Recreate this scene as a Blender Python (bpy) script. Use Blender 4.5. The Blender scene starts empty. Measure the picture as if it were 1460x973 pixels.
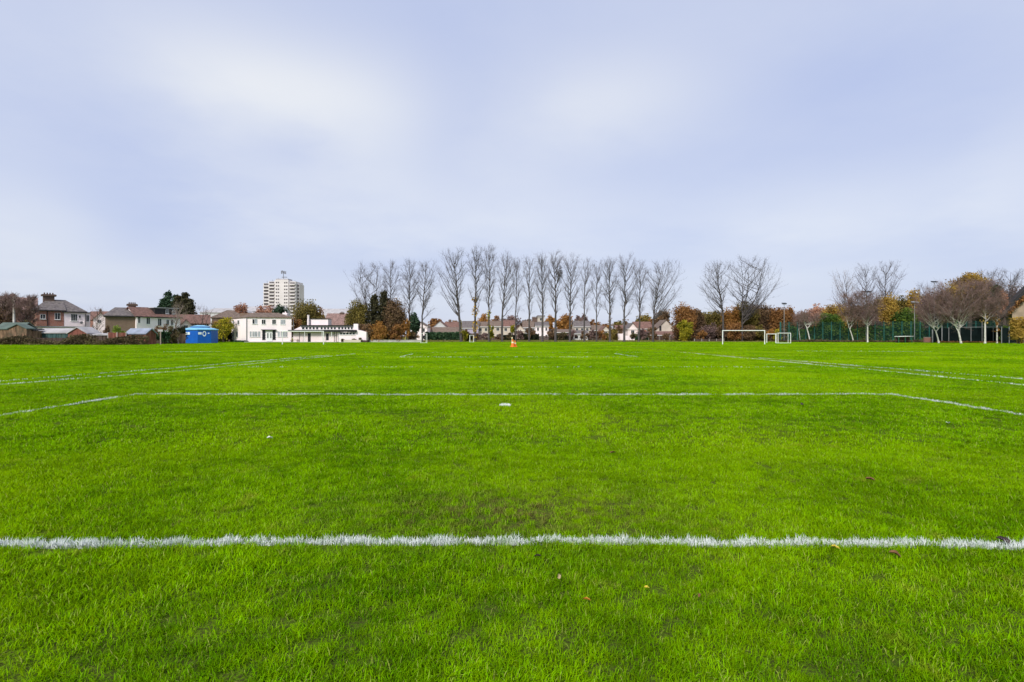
import bpy, bmesh, math, random
import numpy as np
from mathutils import Vector

# ------------------------------------------------------------------ scene, camera, light
S = bpy.context.scene
COL = S.collection
F = 750.0            # focal length in pixels of a 1460 px wide picture
HZ = 480.0           # horizon row
CAMH = 1.4
R = math.radians

cd = bpy.data.cameras.new("camera")
cam = bpy.data.objects.new("camera", cd)
COL.objects.link(cam)
cam.location = (0, 0, CAMH)
cam.rotation_euler = (R(90), 0, 0)
cd.sensor_width = 36.0
cd.lens = F / 1460.0 * 36.0
cd.shift_y = -6.5 / 1460.0
cd.clip_start = 0.05
cd.clip_end = 6000
S.camera = cam

SUN_EL, SUN_AZ = R(40), R(205)          # azimuth measured clockwise from +Y: behind the camera, a little left
S.view_settings.view_transform = 'Standard'
S.view_settings.look = 'None'
S.view_settings.gamma = 1.0
EXPO = 1.3
S.view_settings.exposure = EXPO
S.view_settings.use_curve_mapping = False

sd = bpy.data.lights.new("sun", 'SUN')
sd.energy = 1.5
sd.angle = R(14)
sd.color = (1.0, 0.96, 0.9)
sun = bpy.data.objects.new("sun", sd)
COL.objects.link(sun)
tosun = Vector((math.sin(SUN_AZ) * math.cos(SUN_EL), math.cos(SUN_AZ) * math.cos(SUN_EL), math.sin(SUN_EL)))
sun.rotation_euler = tosun.to_track_quat('Z', 'Y').to_euler()
sun.location = tosun * 60


class NT:
    """short hand for node trees"""
    def __init__(self, nt):
        self.nt = nt
        self.n = nt.nodes
        self.l = nt.links

    def new(self, t, **kw):
        nd = self.n.new(t)
        for k, v in kw.items():
            setattr(nd, k, v)
        return nd

    def put(self, sock, v):
        if hasattr(v, 'is_output') or isinstance(v, bpy.types.NodeSocket):
            self.l.new(v, sock)
        else:
            sock.default_value = v

    def m(self, op, a, b=0.0, c=0.0):
        nd = self.new('ShaderNodeMath', operation=op)
        self.put(nd.inputs[0], a)
        self.put(nd.inputs[1], b)
        self.put(nd.inputs[2], c)
        return nd.outputs[0]

    def mix(self, f, a, b):
        nd = self.new('ShaderNodeMix', data_type='RGBA')
        self.put(nd.inputs[0], f)
        self.put(nd.inputs[6], a if not isinstance(a, tuple) else (*a, 1))
        self.put(nd.inputs[7], b if not isinstance(b, tuple) else (*b, 1))
        return nd.outputs[2]

    def noise(self, vec, scale, detail=3.0, rough=0.55):
        nd = self.new('ShaderNodeTexNoise')
        if vec is not None:
            self.l.new(vec, nd.inputs['Vector'])
        nd.inputs['Scale'].default_value = scale
        nd.inputs['Detail'].default_value = detail
        nd.inputs['Roughness'].default_value = rough
        return nd.outputs[0]

    def step(self, v, a, b):
        nd = self.new('ShaderNodeMapRange', interpolation_type='SMOOTHSTEP')
        self.put(nd.inputs['Value'], v)
        nd.inputs['From Min'].default_value = a
        nd.inputs['From Max'].default_value = b
        return nd.outputs[0]


# ---- sky: thin even overcast with soft brighter and bluer areas, over a Nishita sky
W = bpy.data.worlds.new("World")
S.world = W
W.use_nodes = True
W.node_tree.nodes.clear()
w = NT(W.node_tree)
out = w.new('ShaderNodeOutputWorld')
bg = w.new('ShaderNodeBackground')
SKYS = 0.1
bg.inputs['Strength'].default_value = SKYS
sky = w.new('ShaderNodeTexSky', sky_type='NISHITA')
sky.sun_disc = False
sky.sun_elevation = SUN_EL
sky.sun_rotation = SUN_AZ
tc = w.new('ShaderNodeTexCoord')
sep = w.new('ShaderNodeSeparateXYZ')
w.l.new(tc.outputs['Generated'], sep.inputs[0])
X, Y, Z = sep.outputs
zz = w.m('ADD', w.m('MAXIMUM', Z, 0.0), 0.16)
cmb = w.new('ShaderNodeCombineXYZ')
w.l.new(w.m('DIVIDE', X, zz), cmb.inputs[0])
w.l.new(w.m('DIVIDE', Y, zz), cmb.inputs[1])
cn = w.noise(cmb.outputs[0], 0.9, 6.0, 0.55)
cn2 = w.noise(cmb.outputs[0], 0.32, 2.0, 0.5)
az = w.m('ARCTAN2', X, Y)
el = w.m('ARCSINE', Z)
warp = w.m('MULTIPLY', w.m('SUBTRACT', cn, 0.5), 0.24)
azw = w.m('ADD', az, warp)
elw = w.m('ADD', el, w.m('MULTIPLY', warp, 0.5))
# (px, py, half width px, half height px, weight): the cloud banks that hang in this sky
BANKS = [(420, 125, 230, 62, 0.52), (330, 150, 280, 90, 0.25), (560, 250, 250, 75, 0.25), (885, 142, 120, 62, 0.38),
         (1210, 305, 190, 52, 0.26), (25, 330, 120, 70, 0.36), (660, 318, 300, 48, 0.26),
         (1440, 270, 90, 90, 0.22), (720, 425, 520, 40, 0.16), (120, 400, 160, 30, 0.22),
         (1200, 105, 150, 70, -0.16), (100, 70, 200, 90, -0.10), (225, 285, 170, 75, -0.20),
         (640, 190, 70, 110, -0.18), (405, 215, 60, 34, -0.22), (730, 30, 300, 60, -0.06),
         (1010, 230, 170, 60, -0.06), (1380, 400, 120, 50, -0.15), (520, 380, 150, 35, -0.12)]
acc = w.m('ADD', w.m('MULTIPLY', w.m('SUBTRACT', cn, 0.5), 0.75), w.m('MULTIPLY', w.m('SUBTRACT', cn2, 0.5), 0.4))
acc = w.m('ADD', acc, 0.27)
for bx, by, bw, bh, wt in BANKS:
    u, v = (bx - 730) / F, (HZ - by) / F
    a0 = math.atan(u)
    e0 = math.atan(v / math.sqrt(1 + u * u))
    sa = bw / F / (1 + u * u)
    se = bh / F / math.sqrt(1 + u * u)
    qa = w.m('DIVIDE', w.m('SUBTRACT', azw, a0), sa)
    qe = w.m('DIVIDE', w.m('SUBTRACT', elw, e0), se)
    g = w.m('EXPONENT', w.m('MULTIPLY', w.m('ADD', w.m('MULTIPLY', qa, qa), w.m('MULTIPLY', qe, qe)), -1.0))
    acc = w.m('ADD', acc, w.m('MULTIPLY', g, wt))
cl = w.m('MINIMUM', w.m('MAXIMUM', acc, 0.0), 1.0)
K = 1.0 / (SKYS * 2.0 ** EXPO)
blue = tuple(K * c for c in (0.49, 0.565, 0.815))
white = tuple(K * c for c in (0.84, 0.86, 0.905))
low = tuple(K * c for c in (0.63, 0.67, 0.795))
lowf = w.m('MULTIPLY', w.step(el, 0.22, 0.0), 0.55)
cc = w.mix(cl, blue, white)
cc = w.mix(lowf, cc, low)
fin = w.mix(0.94, sky.outputs[0], cc)
w.l.new(fin, bg.inputs['Color'])
w.l.new(bg.outputs[0], out.inputs[0])


# ------------------------------------------------------------------ helpers
def PX(px, d):
    return (px - 730.0) / F * d


def PZ(py, d):
    return CAMH + (HZ - py) / F * d


def G(py):
    """distance of the ground seen at row py"""
    return CAMH * F / (py - HZ)


def link(o, parent=None):
    COL.objects.link(o)
    if parent is not None:
        o.parent = parent
    return o


def tag(o, label=None, cat=None, group=None, kind=None):
    if label: o['label'] = label
    if cat: o['category'] = cat
    if group: o['group'] = group
    if kind: o['kind'] = kind
    return o


def thing(name, label, cat, loc=(0, 0, 0), rz=0.0, group=None):
    o = bpy.data.objects.new(name, None)
    o.empty_display_size = 0.3
    link(o)
    o.location = loc
    o.rotation_euler = (0, 0, rz)
    return tag(o, label, cat, group)


def inst(name, mesh, parent=None, loc=(0, 0, 0), rot=(0, 0, 0)):
    o = bpy.data.objects.new(name, mesh)
    o.location = loc
    o.rotation_euler = rot
    return link(o, parent)


class MB:
    """collects boxes, bars and prisms, and links them as ONE mesh object"""
    def __init__(self):
        self.v, self.f = [], []

    def add(self, vs, fs):
        b = len(self.v)
        self.v += [tuple(p) for p in vs]
        self.f += [tuple(b + i for i in q) for q in fs]
        return self

    def box(self, x0, x1, y0, y1, z0, z1):
        return self.add([(x0, y0, z0), (x1, y0, z0), (x1, y1, z0), (x0, y1, z0), (x0, y0, z1), (x1, y0, z1), (x1, y1, z1), (x0, y1, z1)],
                        [(0, 3, 2, 1), (4, 5, 6, 7), (0, 1, 5, 4), (1, 2, 6, 5), (2, 3, 7, 6), (3, 0, 4, 7)])

    def prism(self, poly, z0, z1, s=1.0, c=(0, 0)):
        """upright prism over a CCW polygon; the top is scaled by s about c"""
        n = len(poly)
        vs = [(x, y, z0) for x, y in poly] + [(c[0] + (x - c[0]) * s, c[1] + (y - c[1]) * s, z1) for x, y in poly]
        fs = [tuple(range(n - 1, -1, -1)), tuple(range(n, 2 * n))] + [(i, (i + 1) % n, n + (i + 1) % n, n + i) for i in range(n)]
        return self.add(vs, fs)

    def ex(self, prof, y0, y1):
        """profile in xz (CCW seen from -y) pushed from y0 to y1"""
        n = len(prof)
        vs = [(x, y0, z) for x, z in prof] + [(x, y1, z) for x, z in prof]
        fs = [tuple(range(n)), tuple(range(2 * n - 1, n - 1, -1))] + [((i + 1) % n, i, n + i, n + (i + 1) % n) for i in range(n)]
        return self.add(vs, fs)

    def bar(self, p, q, r0, r1=None, n=8):
        r1 = r0 if r1 is None else r1
        p, q = Vector(p), Vector(q)
        a = (q - p).normalized()
        t = Vector((0, 0, 1)) if abs(a.z) < 0.9 else Vector((1, 0, 0))
        u = a.cross(t).normalized()
        v = a.cross(u)
        vs = []
        for c, r in ((p, r0), (q, r1)):
            for i in range(n):
                k = 2 * math.pi * i / n
                vs.append(c + u * (r * math.cos(k)) + v * (r * math.sin(k)))
        fs = [tuple(range(n)), tuple(range(2 * n - 1, n - 1, -1))] + [((i + 1) % n, i, n + i, n + (i + 1) % n) for i in range(n)]
        return self.add(vs, fs)

    def mesh(self, name, mt):
        me = bpy.data.meshes.new(name)
        me.from_pydata(self.v, [], self.f)
        me.materials.append(mt)
        bm = bmesh.new()
        bm.from_mesh(me)
        bmesh.ops.recalc_face_normals(bm, faces=bm.faces)
        bm.to_mesh(me)
        bm.free()
        me.update()
        return me

    def build(self, name, mt, parent=None):
        return inst(name, self.mesh(name, mt), parent)


def tri_mesh(name, V, T, mt, attr=None):
    """big triangle mesh from numpy arrays; attr = per-vertex float 'tint'"""
    V = np.asarray(V, np.float32).reshape(-1, 3)
    T = np.asarray(T, np.int32).reshape(-1, 3)
    me = bpy.data.meshes.new(name)
    me.vertices.add(len(V))
    me.vertices.foreach_set('co', V.ravel())
    me.loops.add(T.size)
    me.loops.foreach_set('vertex_index', T.ravel())
    me.polygons.add(len(T))
    me.polygons.foreach_set('loop_start', np.arange(0, T.size, 3, dtype=np.int32))
    if attr is not None:
        a = me.attributes.new('tint', 'FLOAT', 'POINT')
        a.data.foreach_set('value', np.asarray(attr, np.float32))
    me.materials.append(mt)
    me.update(calc_edges=True)
    return me


def tubes(segs, sides=5):
    """segs: rows (x0 y0 z0 x1 y1 z1 r0 r1) -> verts, tris"""
    A = np.asarray(segs, np.float64).reshape(-1, 8)
    p, q = A[:, :3], A[:, 3:6]
    d = q - p
    d /= np.linalg.norm(d, axis=1)[:, None] + 1e-9
    t = np.where(np.abs(d[:, 2:3]) < 0.9, np.array([[0, 0, 1.0]]), np.array([[1.0, 0, 0]]))
    u = np.cross(d, t)
    u /= np.linalg.norm(u, axis=1)[:, None] + 1e-9
    v = np.cross(d, u)
    k = np.arange(sides) * 2 * np.pi / sides
    ring = u[:, None, :] * np.cos(k)[None, :, None] + v[:, None, :] * np.sin(k)[None, :, None]
    lo = p[:, None, :] + ring * A[:, 6][:, None, None]
    hi = q[:, None, :] + ring * A[:, 7][:, None, None]
    V = np.concatenate([lo, hi], 1).reshape(-1, 3)
    base = (np.arange(len(A)) * 2 * sides)[:, None]
    i = np.arange(sides)
    j = (i + 1) % sides
    t1 = np.stack([i, j, j + sides], 1)
    t2 = np.stack([i, j + sides, i + sides], 1)
    tt = np.concatenate([t1, t2], 0)[None, :, :] + base[:, :, None]
    return V, tt.reshape(-1, 3)


def leaves(rng, C, size, tint, flat=0.0):
    """one small bent quad for each centre in C"""
    n = len(C)
    a = rng.normal(size=(n, 3))
    a[:, 2] *= 1 - flat
    a /= np.linalg.norm(a, axis=1)[:, None]
    b = rng.normal(size=(n, 3))
    b = np.cross(a, b)
    b /= np.linalg.norm(b, axis=1)[:, None]
    s = (size * rng.uniform(0.6, 1.35, n))[:, None]
    V = np.stack([C - a * s * 0.6, C + b * s * 0.42, C + a * s * 0.6, C - b * s * 0.42], 1).reshape(-1, 3)
    k = (np.arange(n) * 4)[:, None]
    T = np.concatenate([k + np.array([[0, 1, 2]]), k + np.array([[0, 2, 3]])], 1).reshape(-1, 3)
    return V, T, np.repeat(tint, 4)


# ------------------------------------------------------------------ materials
MATS = {}


def mat(name, col, rough=0.75, var=0.18, scale=1.5, bump=0.0, spec=0.3, metal=0.0, stain=None):
    """plain surface with uneven colour, optional stains and relief"""
    if name in MATS: return MATS[name]
    m = bpy.data.materials.new(name)
    m.use_nodes = True
    m.node_tree.nodes.clear()
    t = NT(m.node_tree)
    o = t.new('ShaderNodeOutputMaterial')
    b = t.new('ShaderNodeBsdfPrincipled')
    geo = t.new('ShaderNodeNewGeometry')
    pos = geo.outputs['Position']
    n = t.noise(pos, scale, 5.0, 0.6)
    lo = tuple(c * (1 - var) for c in col)
    hi = tuple(min(1, c * (1 + var)) for c in col)
    c = t.mix(t.step(n, 0.3, 0.7), lo, hi)
    if stain:
        n2 = t.noise(pos, scale * 0.45, 4.0, 0.65)
        c = t.mix(t.m('MULTIPLY', t.step(n2, 0.5, 0.72), stain[1]), c, stain[0])
    t.l.new(c, b.inputs['Base Color'])
    b.inputs['Roughness'].default_value = rough
    b.inputs['Specular IOR Level'].default_value = spec
    b.inputs['Metallic'].default_value = metal
    if bump:
        bp = t.new('ShaderNodeBump')
        bp.inputs['Strength'].default_value = bump
        bp.inputs['Distance'].default_value = 0.05
        t.l.new(t.noise(pos, scale * 6, 3.0), bp.inputs['Height'])
        t.l.new(bp.outputs[0], b.inputs['Normal'])
    t.l.new(b.outputs[0], o.inputs[0])
    MATS[name] = m
    return m


def wood_mat(name, col, var=0.4):
    if name in MATS: return MATS[name]
    m = bpy.data.materials.new(name)
    m.use_nodes = True
    m.node_tree.nodes.clear()
    t = NT(m.node_tree)
    o = t.new('ShaderNodeOutputMaterial')
    b = t.new('ShaderNodeBsdfPrincipled')
    geo = t.new('ShaderNodeNewGeometry')
    vm = t.new('ShaderNodeVectorMath', operation='MULTIPLY')
    t.l.new(geo.outputs['Position'], vm.inputs[0])
    vm.inputs[1].default_value = (1, 1, 0.12)
    n = t.noise(vm.outputs[0], 3.2, 4.0, 0.7)
    c = t.mix(t.step(n, 0.36, 0.64), tuple(c_ * (1 - var) for c_ in col), tuple(c_ * (1 + var) for c_ in col))
    n2 = t.noise(geo.outputs['Position'], 0.8, 4.0, 0.65)
    c = t.mix(t.m('MULTIPLY', t.step(n2, 0.5, 0.7), 0.5), c, (0.075, 0.08, 0.05))
    t.l.new(c, b.inputs['Base Color'])
    b.inputs['Roughness'].default_value = 0.9
    b.inputs['Specular IOR Level'].default_value = 0.1
    t.l.new(b.outputs[0], o.inputs[0])
    MATS[name] = m
    return m


def brick_mat(name, c1, c2, mortar):
    if name in MATS: return MATS[name]
    m = bpy.data.materials.new(name)
    m.use_nodes = True
    m.node_tree.nodes.clear()
    t = NT(m.node_tree)
    o = t.new('ShaderNodeOutputMaterial')
    b = t.new('ShaderNodeBsdfPrincipled')
    tcn = t.new('ShaderNodeTexCoord')
    sp = t.new('ShaderNodeSeparateXYZ')
    t.l.new(tcn.outputs['Object'], sp.inputs[0])
    cb = t.new('ShaderNodeCombineXYZ')
    t.l.new(t.m('ADD', sp.outputs[0], sp.outputs[1]), cb.inputs[0])
    t.l.new(sp.outputs[2], cb.inputs[1])
    br = t.new('ShaderNodeTexBrick')
    t.l.new(cb.outputs[0], br.inputs['Vector'])
    br.inputs['Color1'].default_value = (*c1, 1)
    br.inputs['Color2'].default_value = (*c2, 1)
    br.inputs['Mortar'].default_value = (*mortar, 1)
    br.inputs['Scale'].default_value = 1.0
    br.inputs['Brick Width'].default_value = 0.225
    br.inputs['Row Height'].default_value = 0.075
    br.inputs['Mortar Size'].default_value = 0.008
    n = t.noise(tcn.outputs['Object'], 0.6, 5.0, 0.65)
    c = t.mix(t.m('MULTIPLY', t.step(n, 0.42, 0.75), 0.45), br.outputs[0], tuple(x * 0.55 for x in c1))
    t.l.new(c, b.inputs['Base Color'])
    b.inputs['Roughness'].default_value = 0.9
    t.l.new(b.outputs[0], o.inputs[0])
    MATS[name] = m
    return m


def leaf_mat(name, cols, transl=0.3):
    """foliage: colour runs through cols by each leaf's own tint"""
    if name in MATS: return MATS[name]
    m = bpy.data.materials.new(name)
    m.use_nodes = True
    m.node_tree.nodes.clear()
    t = NT(m.node_tree)
    o = t.new('ShaderNodeOutputMaterial')
    at = t.new('ShaderNodeAttribute', attribute_name='tint')
    rp = t.new('ShaderNodeValToRGB')
    e = rp.color_ramp.elements
    while len(e) < len(cols): e.new(0.5)
    for i, c in enumerate(cols):
        e[i].position = i / (len(cols) - 1)
        e[i].color = (*c, 1)
    t.l.new(at.outputs['Fac'], rp.inputs[0])
    b = t.new('ShaderNodeBsdfPrincipled')
    t.l.new(rp.outputs[0], b.inputs['Base Color'])
    b.inputs['Roughness'].default_value = 0.7
    b.inputs['Specular IOR Level'].default_value = 0.15
    tr = t.new('ShaderNodeBsdfTranslucent')
    t.l.new(rp.outputs[0], tr.inputs[0])
    mx = t.new('ShaderNodeMixShader')
    mx.inputs[0].default_value = transl
    t.l.new(b.outputs[0], mx.inputs[1])
    t.l.new(tr.outputs[0], mx.inputs[2])
    t.l.new(mx.outputs[0], o.inputs[0])
    MATS[name] = m
    return m


def grass_nodes(t, pos):
    """colour of the turf at a world position, shared by blades and ground: patches of bright, deep and yellowed grass"""
    big = t.noise(pos, 0.16, 3.0, 0.55)
    mid = t.noise(pos, 0.75, 4.0, 0.6)
    sml = t.noise(pos, 3.2, 4.0, 0.65)
    s = t.new('ShaderNodeSeparateXYZ')
    t.l.new(pos, s.inputs[0])
    x, y = s.outputs[0], s.outputs[1]
    # the part of the pitch beyond the goal mouth is lusher and yellower; behind the goal line the grass is coarser
    fine = t.noise(pos, 9.0, 3.0, 0.6)
    f = t.m('ADD', t.m('MULTIPLY', mid, 0.36), t.m('ADD', t.m('MULTIPLY', sml, 0.40), t.m('MULTIPLY', fine, 0.24)))
    c = t.mix(t.step(f, 0.40, 0.60), G_DEEP, G_BRIGHT)
    c = t.mix(t.m('MULTIPLY', t.step(big, 0.40, 0.66), 0.65), c, G_LIME)
    dry = t.noise(pos, 1.9, 5.0, 0.7)
    c = t.mix(t.m('MULTIPLY', t.step(dry, 0.57, 0.74), 0.46), c, G_STRAW)
    # worn goal mouth
    dx = t.m('DIVIDE', t.m('SUBTRACT', x, 0.05), 1.15)
    dy = t.m('DIVIDE', t.m('SUBTRACT', y, 4.15), 0.55)
    w_ = t.m('EXPONENT', t.m('MULTIPLY', t.m('ADD', t.m('MULTIPLY', dx, dx), t.m('MULTIPLY', dy, dy)), -1.0))
    wn = t.noise(pos, 11.0, 4.0, 0.65)
    wear = t.m('MULTIPLY', w_, t.step(wn, 0.44, 0.60))
    c = t.mix(t.m('MULTIPLY', wear, 0.8), c, G_SOIL)
    # small scuffs and dead tufts anywhere in front
    sc = t.noise(pos, 5.0, 5.0, 0.7)
    c = t.mix(t.m('MULTIPLY', t.m('MULTIPLY', t.step(sc, 0.64, 0.72), t.step(y, 9.0, 5.0)), 0.7), c, G_SCUFF)
    # muddy track worn beside the right-hand touch line
    tx = t.m('DIVIDE', t.m('SUBTRACT', x, 15.75), 0.35)
    tw = t.m('EXPONENT', t.m('MULTIPLY', t.m('MULTIPLY', tx, tx), -1.0))
    c = t.mix(t.m('MULTIPLY', t.m('MULTIPLY', tw, 0.45), t.step(y, 16.0, 22.0)), c, G_MUD)
    return c, y


G_DEEP = (0.09, 0.22, 0.0015)
G_BRIGHT = (0.217, 0.43, 0.0015)
G_LIME = (0.30, 0.49, 0.002)
G_STRAW = (0.38, 0.33, 0.045)
G_SCUFF = (0.24, 0.16, 0.06)
G_SOIL = (0.16, 0.10, 0.05)
G_MUD = (0.17, 0.15, 0.03)


def blade_mat(name, white=False):
    m = bpy.data.materials.new(name)
    m.use_nodes = True
    m.node_tree.nodes.clear()
    t = NT(m.node_tree)
    o = t.new('ShaderNodeOutputMaterial')
    geo = t.new('ShaderNodeNewGeometry')
    at = t.new('ShaderNodeAttribute', attribute_name='tint')
    tf = at.outputs['Fac']
    if white:
        c = t.mix(t.step(tf, 0.0, 1.0), (0.55, 0.62, 0.55), (0.86, 0.88, 0.86))
        c = t.mix(t.m('MULTIPLY', t.step(t.noise(geo.outputs['Position'], 9.0, 3.0), 0.5, 0.75), 0.55), c, (0.25, 0.38, 0.14))
    else:
        c, y = grass_nodes(t, geo.outputs['Position'])
        # each blade is its own green: some deep, some yellowed, a few dry
        hs = t.new('ShaderNodeHueSaturation')
        t.l.new(c, hs.inputs['Color'])
        t.l.new(t.m('ADD', 0.482, t.m('MULTIPLY', tf, 0.030)), hs.inputs['Hue'])
        t.l.new(t.m('ADD', 0.55, t.m('MULTIPLY', tf, 0.9)), hs.inputs['Value'])
        c = t.mix(t.m('MULTIPLY', t.step(tf, 0.93, 0.97), 0.6), hs.outputs[0], (0.45, 0.37, 0.12))
    cmbn = t.new('ShaderNodeMix', data_type='VECTOR')
    cmbn.inputs[0].default_value = 0.45
    t.l.new(geo.outputs['Normal'], cmbn.inputs[4])
    cmbn.inputs[5].default_value = (0, 0, 1)
    nm = t.new('ShaderNodeVectorMath', operation='NORMALIZE')
    t.l.new(cmbn.outputs[1], nm.inputs[0])
    b = t.new('ShaderNodeBsdfPrincipled')
    t.l.new(c, b.inputs['Base Color'])
    b.inputs['Roughness'].default_value = 0.55
    b.inputs['Specular IOR Level'].default_value = 0.0
    t.l.new(nm.outputs[0], b.inputs['Normal'])
    tr = t.new('ShaderNodeBsdfTranslucent')
    t.l.new(c, tr.inputs[0])
    mx = t.new('ShaderNodeMixShader')
    mx.inputs[0].default_value = 0.25
    t.l.new(b.outputs[0], mx.inputs[1])
    t.l.new(tr.outputs[0], mx.inputs[2])
    t.l.new(mx.outputs[0], o.inputs[0])
    return m


def ground_mat():
    m = bpy.data.materials.new("turf")
    m.use_nodes = True
    m.node_tree.nodes.clear()
    t = NT(m.node_tree)
    o = t.new('ShaderNodeOutputMaterial')
    b = t.new('ShaderNodeBsdfPrincipled')
    geo = t.new('ShaderNodeNewGeometry')
    pos = geo.outputs['Position']
    c, y = grass_nodes(t, pos)
    c = t.mix(0.3, c, (0.05, 0.07, 0.01))
    soil = t.noise(pos, 55.0, 5.0, 0.75)
    near = t.step(y, 20.0, 8.0)
    c = t.mix(t.m('MULTIPLY', near, t.m('ADD', 0.2, t.m('MULTIPLY', t.step(soil, 0.35, 0.6), 0.75))), c, (0.05, 0.05, 0.016))
    # beyond the poplars the grass is left rough and goes straw coloured
    c = t.mix(t.step(y, 131.0, 146.0), c, t.mix(t.noise(pos, 0.3, 3.0), (0.16, 0.17, 0.035), (0.27, 0.25, 0.07)))
    t.l.new(c, b.inputs['Base Color'])
    b.inputs['Roughness'].default_value = 0.95
    b.inputs['Specular IOR Level'].default_value = 0.0
    bp = t.new('ShaderNodeBump')
    bp.inputs['Strength'].default_value = 0.6
    bp.inputs['Distance'].default_value = 0.03
    t.l.new(t.noise(pos, 30.0, 4.0, 0.7), bp.inputs['Height'])
    t.l.new(bp.outputs[0], b.inputs['Normal'])
    t.l.new(b.outputs[0], o.inputs[0])
    return m


# ------------------------------------------------------------------ ground and grass
gm = MB()
gm.add([(-2500, -400, 0), (2500, -400, 0), (2500, 3500, 0), (-2500, 3500, 0)], [(0, 1, 2, 3)])
ground = gm.build('ground', ground_mat())
tag(ground, kind='structure')

BLADE = blade_mat('grass_blade')
WHITEBLADE = blade_mat('painted_grass', True)


def blades(rng, P, length, width, lean=(0.4, 1.6), simple=False, tint=None):
    """curved grass blades rooted at P (n,2)"""
    n = len(P)
    az_ = rng.uniform(0, 2 * np.pi, n)
    L = length * rng.uniform(0.55, 1.25, n)
    ln = rng.uniform(lean[0], lean[1], n)
    dx, dy = np.cos(az_), np.sin(az_)
    face = az_ + np.pi / 2 + rng.normal(0, 0.5, n)
    wx, wy = np.cos(face) * width / 2, np.sin(face) * width / 2
    z0 = np.zeros(n)
    base = np.stack([P[:, 0], P[:, 1], z0], 1)
    l1 = ln * 0.5
    l2 = ln * 1.35
    mid = base + np.stack([dx * np.sin(l1), dy * np.sin(l1), np.cos(l1)], 1) * (L * 0.55)[:, None]
    tip = mid + np.stack([dx * np.sin(l2), dy * np.sin(l2), np.cos(l2)], 1) * (L * 0.5)[:, None]
    tip[:, 2] = np.maximum(tip[:, 2], 0.004)
    wv = np.stack([wx, wy, z0], 1)
    tint = rng.uniform(0, 1, n) if tint is None else tint
    if simple:
        V = np.stack([base - wv, base + wv, tip], 1).reshape(-1, 3)
        T = (np.arange(n) * 3)[:, None] + np.array([[0, 1, 2]])
        return V, T, np.repeat(tint, 3)
    V = np.stack([base - wv * 0.8, base + wv * 0.8, mid + wv, mid - wv, tip], 1).reshape(-1, 3)
    k = (np.arange(n) * 5)[:, None]
    T = np.concatenate([k + np.array([[0, 1, 2]]), k + np.array([[0, 2, 3]]), k + np.array([[3, 2, 4]])], 1).reshape(-1, 3)
    return V, T, np.repeat(tint, 5)


def smooth_noise(rng, x, y, cell):
    """value noise on a lattice"""
    tab = rng.uniform(0, 1, (257, 257))
    u, v = x / cell + 1000.3, y / cell + 1000.7
    i, j = np.floor(u).astype(int), np.floor(v).astype(int)
    fu, fv = u - i, v - j
    fu, fv = fu * fu * (3 - 2 * fu), fv * fv * (3 - 2 * fv)
    i, j = i % 256, j % 256
    return (tab[i, j] * (1 - fu) + tab[i + 1, j] * fu) * (1 - fv) + (tab[i, j + 1] * (1 - fu) + tab[i + 1, j + 1] * fu) * fv


def goal_line_y(x):
    """the near line was painted by hand and bows a little"""
    return 3.535 + 0.035 * np.cos(x * 0.9 + 0.4) * 0.6 - 0.004 * x * x * 0.6 + 0.012 * np.sin(x * 3.1)


def make_clumps(colname, rng, kinds, nbl, rad, length, width, simple):
    c = bpy.data.collections.new(colname)
    for i in range(kinds):
        r = rad * np.sqrt(rng.uniform(0, 1, nbl))
        a = rng.uniform(0, 2 * np.pi, nbl)
        P = np.stack([r * np.cos(a), r * np.sin(a)], 1)
        V, T, tn = blades(rng, P, length, width, simple=simple)
        me = tri_mesh('grass_clump', V, T, BLADE, tn)
        c.objects.link(bpy.data.objects.new('grass_clump', me))
    return c


def scatter(name, pts, rotz, scl, coll, kind='stuff', tilt=0.0):
    """turf: clumps of blades instanced on loose points by geometry nodes"""
    me = bpy.data.meshes.new(name)
    n = len(pts)
    me.vertices.add(n)
    me.vertices.foreach_set('co', np.asarray(pts, np.float32).ravel())
    for an, ty, arr in (('rotz', 'FLOAT', rotz), ('scl', 'FLOAT', scl)):
        a = me.attributes.new(an, ty, 'POINT')
        a.data.foreach_set('value', np.asarray(arr, np.float32))
    o = inst(name, me)
    ng = bpy.data.node_groups.new(name + '_nodes', 'GeometryNodeTree')
    ng.interface.new_socket('Geometry', in_out='INPUT', socket_type='NodeSocketGeometry')
    ng.interface.new_socket('Geometry', in_out='OUTPUT', socket_type='NodeSocketGeometry')
    N = ng.nodes
    gi, go = N.new('NodeGroupInput'), N.new('NodeGroupOutput')
    iop = N.new('GeometryNodeInstanceOnPoints')
    ci = N.new('GeometryNodeCollectionInfo')
    ci.inputs['Collection'].default_value = coll
    ci.inputs['Separate Children'].default_value = True
    ci.inputs['Reset Children'].default_value = True
    iop.inputs['Pick Instance'].default_value = True
    ra = N.new('GeometryNodeInputNamedAttribute'); ra.data_type = 'FLOAT'; ra.inputs['Name'].default_value = 'rotz'
    sa = N.new('GeometryNodeInputNamedAttribute'); sa.data_type = 'FLOAT'; sa.inputs['Name'].default_value = 'scl'
    cx = N.new('ShaderNodeCombineXYZ')
    er = N.new('FunctionNodeEulerToRotation')
    L = ng.links
    L.new(gi.outputs[0], iop.inputs['Points'])
    L.new(ci.outputs[0], iop.inputs['Instance'])
    L.new(ra.outputs[0], cx.inputs[2])
    L.new(cx.outputs[0], er.inputs[0])
    L.new(er.outputs[0], iop.inputs['Rotation'])
    L.new(sa.outputs[0], iop.inputs['Scale'])
    L.new(iop.outputs[0], go.inputs[0])
    md = o.modifiers.new('turf', 'NODES')
    md.node_group = ng
    return o


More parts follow.
